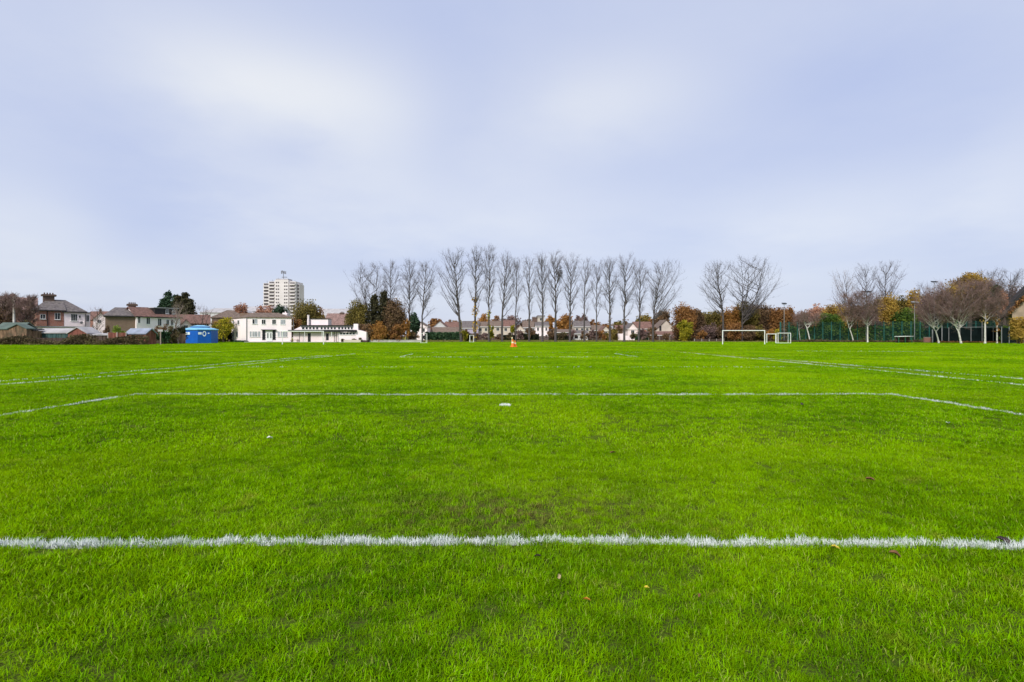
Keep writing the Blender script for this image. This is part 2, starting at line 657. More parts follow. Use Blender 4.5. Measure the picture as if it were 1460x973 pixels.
def grass():
    rng = np.random.default_rng(5)
    #  y0, y1, clumps per m2, blades, radius, length, width, simple
    ZONES = [(0.9, 6.5, 420, 38, 0.055, 0.043, 0.0032, False),
             (6.5, 14., 100, 40, 0.10, 0.045, 0.006, False),
             (14., 32., 13, 64, 0.26, 0.05, 0.014, True),
             (32., 75., 1.7, 130, 0.75, 0.055, 0.035, True),
             (75., 133., 0.36, 220, 1.7, 0.06, 0.075, True)]
    for k, (y0, y1, dens, nb, rad, ln, wd, simple) in enumerate(ZONES):
        col = make_clumps('grass_clumps_%d' % k, rng, 6, nb, rad, ln, wd, simple)
        ya, yb = y0 * (0.97 if k else 1), y1 * 1.06
        xm = yb * 1.3 + 3.0
        n = int(dens * (yb - ya) * 2 * xm)
        x = rng.uniform(-xm, xm, n)
        y = rng.uniform(ya, yb, n)
        keep = np.abs(x) < y * 1.28 + 3.0
        # soft edges between zones
        soft = np.clip((yb - y) / (yb - y1 * 0.94), 0, 1)
        keep &= rng.uniform(0, 1, n) < soft
        if k == 0:
            wear = np.exp(-((x - 0.05) / 1.15) ** 2 - ((y - 4.15) / 0.55) ** 2)
            wn = smooth_noise(np.random.default_rng(3), x, y, 0.16)
            keep &= ~((wear * (wn > 0.52)) > rng.uniform(0.25, 1.0, n))
            keep &= ~((np.abs(y - goal_line_y(x)) < 0.05) & (rng.uniform(0, 1, n) < 0.75))
        x, y = x[keep], y[keep]
        hn = 0.6 * smooth_noise(np.random.default_rng(11), x, y, 0.45 + 0.04 * y0) + 0.4 * smooth_noise(np.random.default_rng(12), x, y, 0.13 + 0.02 * y0)
        scl = 0.64 + 0.8 * hn
        pts = np.stack([x, y, np.zeros(len(x))], 1)
        o = scatter('grass', pts, rng.uniform(0, 6.28, len(x)), scl, col)
        lab = ['short green grass with worn tufts in front of the camera', 'short green grass across the penalty area',
               'mown green grass in the middle of the pitch', 'mown green grass beyond the halfway line', 'mown green grass at the far end of the field'][k]
        tag(o, lab, 'grass', kind='stuff')


grass()


# ---- painted lines: grass blades stiff with white paint, on a thin painted sheet
PAINT = mat('line_paint', (0.62, 0.68, 0.6), 0.9, 0.25, 9.0)
lrng = np.random.default_rng(21)


def painted(name, pts, width, per_m, length, bw, gaps=0.35, cell=0.5, fn=None):
    """one marking along a polyline; pts are ground points"""
    Vs, Ts, As, off = [], [], [], 0
    mb = MB()
    for (x0, y0), (x1, y1) in zip(pts[:-1], pts[1:]):
        L = math.hypot(x1 - x0, y1 - y0)
        n = int(L * per_m)
        s = lrng.uniform(0, 1, n)
        ox = lrng.uniform(-0.5, 0.5, n) * width
        nx, ny = -(y1 - y0) / L, (x1 - x0) / L
        x = x0 + (x1 - x0) * s + nx * ox
        y = y0 + (y1 - y0) * s + ny * ox
        if fn is not None: y = fn(x) + ox
        nz = 0.55 * smooth_noise(np.random.default_rng(33), x, y * 0.3, cell) + 0.45 * smooth_noise(np.random.default_rng(35), x, y * 0.6, cell * 0.3)
        keep = nz > gaps * lrng.uniform(0, 1.6, n)
        P = np.stack([x, y], 1)[keep]
        hh = length * (0.7 + 0.8 * smooth_noise(np.random.default_rng(34), P[:, 0], P[:, 1], cell * 0.4))
        V, T, a = blades(lrng, P, hh, bw, lean=(0.1, 1.15))
        Vs.append(V); Ts.append(T + off); As.append(a)
        off += len(V)
        if fn is None and per_m > 300:
            w2 = width * 0.3
            mb.add([(x0 - nx * w2, y0 - ny * w2, 0.004), (x1 - nx * w2, y1 - ny * w2, 0.004), (x1 + nx * w2, y1 + ny * w2, 0.004), (x0 + nx * w2, y0 + ny * w2, 0.004)], [(0, 1, 2, 3)])
    me = tri_mesh(name, np.concatenate(Vs), np.concatenate(Ts), WHITEBLADE, np.concatenate(As))
    o = inst(name, me)
    tag(o, kind='structure')
    if mb.v:
        s_ = mb.build('line_paint', PAINT, o)
    return o


painted('goal_line', [(-6.4, 3.535), (6.4, 3.535)], 0.075, 1700, 0.044, 0.0042, 0.3, 0.13, goal_line_y)
XL, XR, YB = PX(195, 12.57), PX(1270, 12.57), 12.57
painted('penalty_area_line', [(XL + 0.05, 3.6), (XL, YB), (0.2, YB - 0.06), (XR, YB), (XR + 0.03, 3.6)], 0.05, 400, 0.042, 0.0062, 0.2, 0.4)
painted('touch_line', [(-15.1, 3.2), (-14.8, 15.2), (-13.4, 21.0), (-12.5, 42.0)], 0.06, 190, 0.044, 0.011, 0.85, 1.1)
painted('outer_touch_line', [(-16.8, 8.0), (-15.97, 16.4), (-14.9, 23.3), (-13.5, 38.9)], 0.055, 170, 0.044, 0.011, 0.85, 1.1)
painted('touch_line', [(14.5, 3.5), (14.65, 15.0), (15.0, 22.3), (14.9, 45.6)], 0.06, 205, 0.044, 0.011, 0.8, 1.1)
painted('outer_touch_line', [(17.0, 9.0), (16.75, 17.2), (16.1, 28.4), (15.9, 34.0)], 0.06, 170, 0.048, 0.011, 0.85, 1.1)
painted('halfway_line', [(-13.2, 23.9), (14.9, 23.9)], 0.06, 45, 0.045, 0.012, 0.95, 1.6)
painted('far_penalty_area_line', [(-7.9, 42.0), (-7.55, 35.4), (8.5, 35.6), (8.3, 42.5)], 0.08, 60, 0.05, 0.016, 0.9, 2.0)
painted('far_goal_line', [(-13.0, 45.5), (14.9, 45.8)], 0.07, 25, 0.045, 0.016, 0.95, 2.5)
painted('adjoining_pitch_line', [(-31.5, 47.5), (-26.5, 47.8)], 0.08, 90, 0.05, 0.02, 0.85, 2.0)
painted('adjoining_pitch_line', [(27.0, 50.0), (38.0, 47.5)], 0.08, 80, 0.05, 0.02, 0.85, 2.0)
painted('adjoining_pitch_line', [(-15.6, 16.0), (-11.9, 11.9)], 0.08, 60, 0.05, 0.012, 0.9, 1.5)

# penalty spot: a disc of painted blades
rs = 0.115 * np.sqrt(lrng.uniform(0, 1, 420)); aa = lrng.uniform(0, 6.28, 420)
Pp = np.stack([PX(720, 10.55) + rs * np.cos(aa), 10.55 + rs * np.sin(aa) * 1.2], 1)
V, T, a = blades(lrng, Pp, 0.05, 0.009, lean=(0.05, 0.7))
tag(inst('penalty_spot', tri_mesh('penalty_spot', V, T, WHITEBLADE, a * 0.4 + 0.6)), kind='structure')

# ------------------------------------------------------------------ shared materials
M_WHITE = mat('white_render', (0.90, 0.785, 0.79), 0.85, 0.04, 0.6, stain=((0.68, 0.57, 0.55), 0.35))
M_PINKWHITE = mat('pale_pink_render', (0.80, 0.68, 0.65), 0.85, 0.06, 0.7, stain=((0.58, 0.47, 0.43), 0.3))
M_CREAM = mat('cream_render', (0.54, 0.47, 0.39), 0.85, 0.08, 0.5, stain=((0.42, 0.36, 0.3), 0.4))
M_DARKTILE = mat('dark_brown_tile', (0.035, 0.026, 0.022), 0.85, 0.4, 2.0)
M_BEIGE = mat('beige_brick', (0.34, 0.26, 0.19), 0.9, 0.15, 1.0)
M_GREYREND = mat('grey_render', (0.52, 0.52, 0.52), 0.85, 0.1, 0.5)
M_PURPLE = mat('mauve_render', (0.38, 0.34, 0.44), 0.85, 0.12, 0.5)
M_BRICKRED = brick_mat('red_brick', (0.36, 0.13, 0.08), (0.27, 0.09, 0.06), (0.36, 0.30, 0.26))
M_BRICKBROWN = brick_mat('brown_brick', (0.21, 0.13, 0.085), (0.16, 0.095, 0.065), (0.22, 0.18, 0.14))
M_SLATE = mat('grey_slate', (0.135, 0.115, 0.11), 0.75, 0.38, 2.2, 0.3, stain=((0.19, 0.165, 0.13), 0.6))
M_TILEBROWN = mat('brown_tile', (0.16, 0.115, 0.09), 0.85, 0.38, 2.2, 0.3, stain=((0.20, 0.17, 0.12), 0.5))
M_TILERED = mat('red_tile', (0.175, 0.095, 0.075), 0.85, 0.38, 2.2, 0.3, stain=((0.17, 0.11, 0.09), 0.6))
M_TILEPINK = mat('pinkish_tile', (0.23, 0.145, 0.125), 0.85, 0.38, 2.2, 0.3)
M_ROOFPALE = mat('pale_felt_roof', (0.40, 0.38, 0.38), 0.8, 0.15, 0.6, stain=((0.26, 0.24, 0.24), 0.5))
M_ROOFBLUE = mat('blue_grey_felt', (0.26, 0.29, 0.36), 0.7, 0.2, 0.8)
M_ROOFGREEN = mat('green_felt', (0.105, 0.14, 0.12), 0.85, 0.2, 0.9)
M_BRICKCHIM = brick_mat('chimney_brick', (0.13, 0.075, 0.055), (0.10, 0.055, 0.04), (0.15, 0.12, 0.10))
M_POT = mat('clay_pot', (0.30, 0.15, 0.09), 0.85)
M_FRAME = mat('white_window_paint', (0.76, 0.76, 0.74), 0.5, 0.05)
M_GLASS = mat('window_glass', (0.022, 0.024, 0.028), 0.25, 0.5, 0.4, spec=0.22)
M_GLASSPALE = mat('curtained_glass', (0.30, 0.31, 0.34), 0.3, 0.3, 0.8, spec=0.3)
M_BLACK = mat('black_paint', (0.018, 0.018, 0.02), 0.55, 0.2)
M_DARKTRIM = mat('dark_trim', (0.022, 0.02, 0.021), 0.6, 0.2)
M_PIPE = mat('grey_pipe', (0.16, 0.16, 0.17), 0.5)
M_WOOD = wood_mat('weathered_wood', (0.19, 0.12, 0.075), 0.55)
M_REDWOOD = wood_mat('red_brown_wood_stain', (0.20, 0.078, 0.058))
M_DARKWOOD = wood_mat('dark_creosoted_wood', (0.075, 0.052, 0.044))
M_TEALWOOD = wood_mat('blue_green_painted_wood', (0.045, 0.085, 0.085))
M_GREENWOOD = mat('green_painted_wood', (0.03, 0.16, 0.08), 0.7, 0.25, 2.0)
M_CONC = mat('concrete', (0.42, 0.40, 0.36), 0.9, 0.15, 1.0, stain=((0.25, 0.24, 0.2), 0.5))
M_TOWER = mat('tower_concrete', (0.68, 0.64, 0.625), 0.9, 0.08, 0.15, stain=((0.5, 0.47, 0.43), 0.4))
M_TOWERDARK = mat('tower_window_band', (0.14, 0.125, 0.13), 0.4, 0.25, 0.4)
M_BLUE = mat('bright_blue_paint', (0.004, 0.10, 0.46), 0.45, 0.1, 1.0)
M_BLUELIGHT = mat('pale_blue_roof', (0.22, 0.52, 0.74), 0.45, 0.12, 1.2)
M_SIGNWHITE = mat('white_sign_paint', (0.78, 0.86, 0.88), 0.5, 0.05)
M_GOAL = mat('white_goal_paint', (0.80, 0.80, 0.77), 0.45, 0.06, 3.0, stain=((0.5, 0.49, 0.42), 0.4))
M_ORANGE = mat('orange_plastic', (0.75, 0.17, 0.012), 0.5, 0.1, 4.0)
M_BANDPALE = mat('pale_reflective_band', (0.75, 0.66, 0.42), 0.5, 0.1)
M_FENCEPOST = mat('green_fence_post', (0.02, 0.105, 0.088), 0.5, 0.2)
M_FENCEGREEN = mat('green_fence_coating', (0.010, 0.058, 0.05), 0.5, 0.2)
M_SCREEN = mat('dark_screen_netting', (0.006, 0.011, 0.011), 0.95, 0.3, 0.8, spec=0.05)
M_POSTGREY = mat('galvanised_steel', (0.30, 0.30, 0.30), 0.5, 0.15, metal=0.3)
M_BARK = mat('grey_poplar_bark', (0.082, 0.069, 0.067), 0.95, 0.3, 1.5, 0.4)
M_TWIG = mat('grey_twig', (0.135, 0.112, 0.115), 0.9, 0.2)
M_BARKDARK = mat('dark_bark', (0.06, 0.048, 0.04), 0.95, 0.3, 1.5, 0.4)
M_TWIGBROWN = mat('red_brown_twig', (0.21, 0.135, 0.115), 0.9, 0.3, 0.5)
M_TWIGPALE = mat('fawn_twig', (0.26, 0.20, 0.17), 0.9, 0.3, 0.5)
M_BIRCH = mat('white_birch_bark', (0.60, 0.57, 0.52), 0.8, 0.15, 3.0, stain=((0.12, 0.10, 0.09), 0.8))
# a birch is white on its trunk and brown on its upper limbs
_t = NT(M_BIRCH.node_tree)
_b = next(n_ for n_ in _t.n if n_.type == 'BSDF_PRINCIPLED')
_c = _b.inputs['Base Color'].links[0].from_socket
_g = _t.new('ShaderNodeNewGeometry')
_s = _t.new('ShaderNodeSeparateXYZ')
_t.l.new(_g.outputs['Position'], _s.inputs[0])
_t.l.new(_t.mix(_t.step(_s.outputs[2], 4.0, 7.5), _c, (0.20, 0.15, 0.13)), _b.inputs['Base Color'])

LM = {
    'duskfir': leaf_mat('dusky_fir_needles', [(0.022, 0.024, 0.012), (0.065, 0.06, 0.03), (0.12, 0.10, 0.045)], 0.15),
    'rust': leaf_mat('rust_leaf', [(0.13, 0.06, 0.028), (0.30, 0.145, 0.05), (0.42, 0.215, 0.075)]),
    'orange': leaf_mat('orange_leaf', [(0.20, 0.09, 0.03), (0.42, 0.21, 0.055), (0.55, 0.30, 0.09)]),
    'gold': leaf_mat('golden_leaf', [(0.20, 0.12, 0.035), (0.42, 0.27, 0.05), (0.55, 0.38, 0.08)]),
    'yellow': leaf_mat('yellow_green_leaf', [(0.087, 0.109, 0.014), (0.406, 0.362, 0.029), (0.609, 0.478, 0.043)]),
    'olive': leaf_mat('olive_leaf', [(0.075, 0.065, 0.02), (0.21, 0.17, 0.045), (0.34, 0.25, 0.06)]),
    'green': leaf_mat('green_leaf', [(0.020, 0.046, 0.012), (0.072, 0.138, 0.022), (0.174, 0.246, 0.029)]),
    'bright': leaf_mat('bright_green_leaf', [(0.087, 0.145, 0.022), (0.232, 0.319, 0.043), (0.377, 0.406, 0.072)]),
    'conifer': leaf_mat('conifer_needles', [(0.014, 0.029, 0.017), (0.041, 0.080, 0.043), (0.072, 0.123, 0.065)], 0.1),
    'brown': leaf_mat('brown_leaf', [(0.085, 0.055, 0.034), (0.20, 0.125, 0.07), (0.31, 0.19, 0.095)]),
    'mauve': leaf_mat('mauve_brown_twig_mass', [(0.11, 0.075, 0.07), (0.22, 0.145, 0.13), (0.32, 0.215, 0.18)]),
    'pink': leaf_mat('pinkish_leaf', [(0.217, 0.109, 0.072), (0.464, 0.246, 0.160), (0.638, 0.362, 0.232)]),
    'dark': leaf_mat('dark_hedge_leaf', [(0.014, 0.018, 0.010), (0.034, 0.042, 0.022), (0.075, 0.075, 0.035)]),
    'hedge': leaf_mat('green_hedge_leaf', [(0.017, 0.043, 0.022), (0.051, 0.109, 0.051), (0.102, 0.174, 0.072)]),
    'bramble': leaf_mat('bramble_leaf', [(0.05, 0.045, 0.02), (0.14, 0.10, 0.055), (0.20, 0.18, 0.07)]),
    'ivy': leaf_mat('yellow_ivy_leaf', [(0.217, 0.116, 0.014), (0.580, 0.319, 0.022), (0.700, 0.478, 0.058)]),
}
RNG = np.random.default_rng(77)


# ------------------------------------------------------------------ trees
def bez(p, c, q, n):
    t = np.linspace(0, 1, n)[:, None]
    return (1 - t) ** 2 * p + 2 * t * (1 - t) * c + t * t * q


def chain(segs, P, r0, r1):
    n = len(P) - 1
    for i in range(n):
        a = r0 + (r1 - r0) * i / n
        b = r0 + (r1 - r0) * (i + 1) / n
        segs.append((*P[i], *P[i + 1], a, b))


def bare_tree(name, label, cat, px, d, top, xl, xr, group=None, seed=0, z0f=0.2, prim=20, sec=8, twg=5, r=0.26, barkm=None, twigm=None,
              lean=0.0, forks=1, droop=0.0, twr=0.0085, up=1.4, twl=1.0):
    """leafless tree: tapered trunk and limbs, and a crown of branchlets and twigs filling the outline xl..xr, up to row top"""
    rng = np.random.default_rng(1000 + seed)
    H = PZ(top, d)
    wl, wr = (px - xl) / F * d, (xr - px) / F * d
    root = thing(name, label, cat, (PX(px, d), d, 0), 0, group)
    big, fine = [], []
    z0 = z0f * H
    xc = (wr - wl) / 2
    half = (wl + wr) / 2 * 1.22

    def prof(t):
        return min(1.0, (t / 0.62) ** 0.75) if t < 0.62 else math.sqrt(max(0.02, 1 - ((t - 0.62) / 0.40) ** 2))

    leaders = []
    for k in range(forks):
        a = 2 * math.pi * (k + rng.uniform(-.2, .2)) / forks
        spread = 0 if forks == 1 else 0.42
        top_p = np.array([xc + spread * half * math.cos(a), spread * half * math.sin(a), H * (0.97 if k == 0 else rng.uniform(.86, .95))])
        fz = z0 * (0.75 if forks > 1 else 1.0)
        if k == 0:
            low = bez(np.array([0, 0, -0.1]), np.array([lean * 0.3, 0, fz * 0.5]), np.array([lean, 0, fz]), 5)
            chain(big, low, r, r * 0.78)
            big.append((0, 0, -0.15, 0, 0, 0.5, r * 1.35, r * 0.99))
        st = np.array([lean, 0, fz])
        upl = bez(st, st + np.array([(top_p[0] - st[0]) * (.75 if forks > 1 else .3), (top_p[1] - st[1]) * .75, (H - fz) * .38]), top_p, 12)
        upl[1:-1, :2] += rng.normal(0, 0.09, (10, 2))
        chain(big, upl, r * (0.74 if forks == 1 else 0.55), 0.025)
        leaders.append(upl)
    for i in range(prim):
        t = 0.16 + 0.84 * ((i + rng.uniform(0, 1)) / prim) ** 0.7
        t = min(t, 0.98)
        L = leaders[i % forks]
        az_ = i * 2.4 + rng.uniform(-.5, .5)
        rad = prof(t) * (rng.uniform(0.35, 1.0) ** 0.5)
        cx, cy = math.cos(az_), math.sin(az_)
        tip = np.array([xc + cx * rad * half, cy * rad * half * 0.9, z0 + t * (H - z0)])
        horiz = math.hypot(tip[0] - L[0][0], tip[1])
        zs = max(z0 * 0.92, tip[2] - max(horiz * up, 0.18 * (H - z0)) * rng.uniform(0.9, 1.3))
        k = np.interp(zs, L[:, 2], np.arange(len(L)))
        st = np.array([np.interp(k, np.arange(len(L)), L[:, j]) for j in range(3)])
        ctrl = st + (tip - st) * np.array([0.60, 0.60, 0.42])
        P = bez(st, ctrl, tip, 8)
        P[1:-1] += rng.normal(0, 0.06, (6, 3))
        pr = max(0.035, 0.44 * r * (1 - 0.5 * t))
        chain(big, P, pr, 0.016)
        ln = np.linalg.norm(tip - st)
        for j in range(sec):
            s = rng.uniform(0.22, 1.0)
            k = s * 7
            q = np.array([np.interp(k, np.arange(8), P[:, c]) for c in range(3)])
            tan = P[min(7, int(k) + 1)] - P[min(6, int(k))]
            tan /= np.linalg.norm(tan) + 1e-6
            dv = tan * 0.9 + rng.normal(0, 0.55, 3) + np.array([0, 0, 0.35 - droop])
            dv /= np.linalg.norm(dv)
            sl = twl * rng.uniform(0.9, 2.3) * (0.5 + ln / 10)
            e = q + dv * sl
            e[2] = min(e[2], H * 1.01)
            mdl = (q + e) / 2 + rng.normal(0, 0.06, 3) - np.array([0, 0, 0.06])
            SP = bez(q, mdl, e, 4)
            chain(fine, SP, twr * 1.9, twr * 0.9)
            for _ in range(twg):
                s2 = rng.uniform(0.2, 1.0) * 3
                q2 = np.array([np.interp(s2, np.arange(4), SP[:, c]) for c in range(3)])
                d2 = dv * 0.8 + rng.normal(0, 0.55, 3) + np.array([0, 0, 0.3 - droop * 1.6])
                d2 /= np.linalg.norm(d2)
                e2 = q2 + d2 * rng.uniform(0.5, 1.3) * twl
                fine.append((*q2, *e2, twr, twr * 0.55))
    V, T = tubes(big, 7)
    tr = inst('trunk', tri_mesh('trunk', V, T, barkm or M_BARK), root)
    V, T = tubes(fine, 3)
    inst('crown', tri_mesh('crown', V, T, twigm or M_TWIG), root)
    return root


def blob_leaves(rng, cx, cz, rx, ry, rz, n, size, nclump, taper=0.0, clr=0.30, cy=0.0):
    """leaf centres in clumps spread through a lopsided crown"""
    u = rng.normal(size=(nclump, 3))
    u /= np.linalg.norm(u, axis=1)[:, None]
    u *= (rng.uniform(0.05, 1.0, nclump) ** 0.5)[:, None]
    sc = np.array([rx, ry, rz])
    ctr = u * sc * 0.84
    if taper:
        f = 1 - taper * (ctr[:, 2] / rz * 0.5 + 0.5)
        ctr[:, 0] *= f
        ctr[:, 1] *= f
    which = rng.integers(0, nclump, n)
    cr = clr * rng.uniform(0.6, 1.25, nclump)
    off = np.clip(rng.normal(size=(n, 3)), -1.7, 1.7) * 0.55
    C = ctr[which] + off * sc * cr[which][:, None] * np.array([1, 1, 0.85])
    ct = rng.normal(0, 0.2, nclump)
    tint = np.clip(0.5 + ct[which] + rng.normal(0, 0.17, n), 0, 1)
    C += np.array([cx, cy, cz])
    return C, tint


def leafy(name, label, cat, px, d, top, hw, scheme, base=None, group=None, seed=0, trunk=True, bark=None, taper=0.0, dens=1.0, low=0.18, clr=0.32,
          second=None, depth=None, leafpx=1.65, tw=0.035):
    """tree or bush in leaf: trunk and limbs, and a crown of leaf clumps with gaps; hw = half width in picture px, top = top row"""
    rng = np.random.default_rng(3000 + seed)
    H = PZ(top, d)
    rx = hw / F * d
    zb = low * H if trunk else 0.0
    rz = (H - zb) / 2
    ry = depth or rx * 0.9
    root = thing(name, label, cat, (PX(px, d), d, 0), 0, group)
    area = math.pi * hw * (rz / d * F)
    n = int(max(320, area * 4.2 * dens))
    size = leafpx / F * d
    nc = int(np.clip(area / 18, 14, 110))
    C, tint = blob_leaves(rng, 0, zb + rz, rx, ry, rz, n, size, nc, taper, clr)
    ok = (C[:, 2] > 0.05) & (C[:, 2] < H * 1.03)
    C, tint = C[ok], tint[ok]
    V, T, a = leaves(rng, C, size, tint)
    inst('crown' if trunk else 'foliage', tri_mesh('crown', V, T, LM[scheme], a), root)
    segs = []
    r = max(0.05, tw * H)
    tp = np.array([rng.normal(0, 0.05) * rx, 0, zb + rz * 1.2])
    P = bez(np.array([0, 0, -0.1]), np.array([0.1 * rx * rng.normal(), 0, tp[2] * 0.5]), tp, 7)
    chain(segs, P, r, r * 0.3)
    for i in range(9):
        k = rng.uniform(2.2, 6)
        q = np.array([np.interp(k, np.arange(7), P[:, c]) for c in range(3)])
        e = C[rng.integers(0, len(C))] if len(C) else q + 1
        chain(segs, bez(q, (q + e) / 2 + np.array([0, 0, -0.1 * rz]), e, 5), r * 0.42, r * 0.06)
    V, T = tubes(segs, 6)
    inst('trunk' if trunk else 'stem', tri_mesh('trunk', V, T, bark or M_BARKDARK), root)
    return root


def bush(label, px, d, top, hw, scheme, **k):
    k.setdefault('trunk', False)
    return leafy('bush', label, 'bush', px, d, top, hw, scheme, **k)


def conifer(label, px, d, top, hw, scheme='conifer', seed=0, peaks=((0, 1.0),), name='conifer_tree', low=0.06, fat=0.75):
    """evergreen: drooping tiers of needle sprays round one or more leaders"""
    rng = np.random.default_rng(5000 + seed)
    H = PZ(top, d)
    rx = hw / F * d
    root = thing(name, label, 'conifer', (PX(px, d), d, 0))
    Cs, Ts, segs = [], [], []
    for fx, fh in peaks:
        hh = H * fh
        cx = fx * rx
        w_ = rx * (1.0 if len(peaks) == 1 else fat)
        segs.append((cx * 0.3, 0, -0.1, cx, 0, hh * 0.6, 0.035 * H, 0.02 * H))
        segs.append((cx, 0, hh * 0.6, cx, 0, hh, 0.02 * H, 0.004 * H))
        nb = 190
        for i in range(nb):
            t = (i + rng.uniform(0, 1)) / nb
            z = hh * (low + (1 - low) * t)
            ln = w_ * (1 - t) ** 0.8 * rng.uniform(0.55, 1.1) + 0.02 * hh
            a_ = rng.uniform(0, 6.28)
            m_ = int(20 + 26 * ln / w_)
            s = rng.uniform(0.1, 1, m_) ** 0.7
            drop = 0.12 * ln * np.sin(s * 3.0) - 0.1 * ln * s
            C = np.stack([cx + math.cos(a_) * ln * s, math.sin(a_) * ln * s, z + drop], 1) + rng.normal(0, 0.022 * H, (m_, 3)) * np.array([1, 1, .55])
            Cs.append(C)
            Ts.append(np.clip(0.2 + 0.5 * rng.uniform() + rng.normal(0, 0.15, m_), 0, 1))
            segs.append((cx, 0, z, cx + math.cos(a_) * ln * .8, math.sin(a_) * ln * .8, z - .02 * ln, 0.006 * H, 0.002 * H))
    C = np.concatenate(Cs)
    tint = np.concatenate(Ts)
    ok = C[:, 2] > 0.05
    V, T, a = leaves(rng, C[ok], 2.0 / F * d, tint[ok])
    inst('crown', tri_mesh('crown', V, T, LM[scheme], a), root)
    V, T = tubes(segs, 5)
    inst('trunk', tri_mesh('trunk', V, T, M_BARKDARK), root)
    return root


def ivy_on(root, z0, z1, rad, n, scheme, size=0.3, seed=0):
    rng = np.random.default_rng(6000 + seed)
    z = rng.uniform(z0, z1, n)
    a_ = rng.uniform(0, 6.28, n)
    rr = rad * rng.uniform(0.2, 1.0, n) * (0.6 + 0.5 * np.sin(z * 1.7 + seed))
    C = np.stack([rr * np.cos(a_), rr * np.sin(a_), z], 1)
    V, T, a = leaves(rng, C, size, rng.uniform(0.1, 1, n))
    inst('ivy', tri_mesh('ivy', V, T, LM[scheme], a), root)


def hedge(label, px0, d0, px1, d1, top, scheme, thick=1.0, seed=0, name='hedge', cat='hedge', n=1500, ragged=0.25):
    n = int(n * 1.5)
    """clipped or ragged hedge between two ground points"""
    rng = np.random.default_rng(7000 + seed)
    x0, x1 = PX(px0, d0), PX(px1, d1)
    cx, cy = (x0 + x1) / 2, (d0 + d1) / 2
    H = PZ(top, cy)
    L = math.hypot(x1 - x0, d1 - d0)
    root = thing(name, label, cat, (cx, cy, 0), math.atan2(d1 - d0, x1 - x0))
    u = rng.uniform(-.5, .5, n) * L
    tops = H * (1 - ragged * smooth_noise(rng, u, u * 0, max(0.8, L / 14)))
    z = tops * rng.uniform(0.02, 1, n) ** 0.75
    v = rng.uniform(-.5, .5, n) * thick
    C = np.stack([u, v, z], 1)
    tint = np.clip(0.35 + 0.5 * (smooth_noise(rng, u, z, 1.0) - .3) + rng.normal(0, .15, n), 0, 1)
    V, T, a = leaves(rng, C, 2.3 / F * cy, tint)
    inst('foliage', tri_mesh('foliage', V, T, LM[scheme], a), root)
    segs = []
    for k in range(max(4, int(L / 1.2))):
        uu = rng.uniform(-.48, .48) * L
        for j in range(3):
            segs.append((uu, 0, 0, uu + rng.normal(0, .3), rng.normal(0, .15), H * rng.uniform(.5, .85), 0.035, 0.01))
    V, T = tubes(segs, 5)
    inst('stem', tri_mesh('stem', V, T, M_BARKDARK), root)
    return root


# ------------------------------------------------------------------ buildings
def span(px0, d, px1, rz):
    """length along a wall that starts at column px0, distance d, and runs at angle rz until column px1"""
    k_ = (px1 - 730.0) / F
    return (k_ * d - PX(px0, d)) / (math.cos(rz) - k_ * math.sin(rz))


WIN_CACHE = {}


def window_mesh(w_, h_, bars, fm, gm_):
    key = (round(w_, 2), round(h_, 2), bars, fm.name, gm_.name)
    if key in WIN_CACHE: return WIN_CACHE[key]
    t = min(0.055, w_ * 0.08)
    f = MB()
    f.box(-w_ / 2, w_ / 2, -0.07, 0.02, 0, t).box(-w_ / 2, w_ / 2, -0.07, 0.02, h_ - t, h_)
    f.box(-w_ / 2, -w_ / 2 + t, -0.068, 0.02, t, h_ - t).box(w_ / 2 - t, w_ / 2, -0.068, 0.02, t, h_ - t)
    for i in range(bars):
        x = -w_ / 2 + w_ * (i + 1) / (bars + 1)
        f.box(x - t * .4, x + t * .4, -0.06, 0.02, t, h_ - t)
    f.box(-w_ / 2 - 0.08, w_ / 2 + 0.08, -0.13, 0.02, -0.07, -0.002)
    p = MB().box(-w_ / 2 + t * .6, w_ / 2 - t * .6, -0.03, 0.015, t * .6, h_ - t * .6)
    WIN_CACHE[key] = (f.mesh('window', fm), p.mesh('pane', gm_))
    return WIN_CACHE[key]


def add_window(root, x, y, z, w_, h_, rz=0.0, bars=1, fm=None, glass=None, pane=True):
    fme, pme = window_mesh(w_, h_, bars, fm or M_FRAME, glass or M_GLASS)
    o = inst('window', fme, root, (x, y, z), (0, 0, rz))
    inst('pane', pme, o)
    return o


def add_door(root, x, y, z, w_, h_, rz=0.0, m=None, handle=True):
    mb = MB().box(-w_ / 2, w_ / 2, -0.05, 0.02, 0, h_)
    o = mb.build('door', m or M_BLACK, root)
    o.location = (x, y, z)
    o.rotation_euler = (0, 0, rz)
    if handle:
        MB().box(w_ * .32, w_ * .42, -0.11, -0.052, h_ * .46, h_ * .5).build('handle', M_POSTGREY, o)
    return o


def chimney(roof, x, y, z0, z1, w_, dp, pots=2, cap=0.18):
    c = MB().box(x - w_ / 2, x + w_ / 2, y - dp / 2, y + dp / 2, z0, z1 - 0.45)
    c.box(x - w_ / 2 - cap, x + w_ / 2 + cap, y - dp / 2 - cap, y + dp / 2 + cap, z1 - 0.45, z1 - 0.12)
    c.box(x - w_ / 2 - cap * .5, x + w_ / 2 + cap * .5, y - dp / 2 - cap * .5, y + dp / 2 + cap * .5, z1 - 0.12, z1 - 0.04)
    for i in range(pots):
        px_ = x - w_ / 2 + w_ * (i + .5) / pots
        c.bar((px_, y, z1 - 0.04), (px_, y, z1 + 0.3), 0.13, 0.11)
    return c.build('chimney', M_BRICKCHIM, roof)


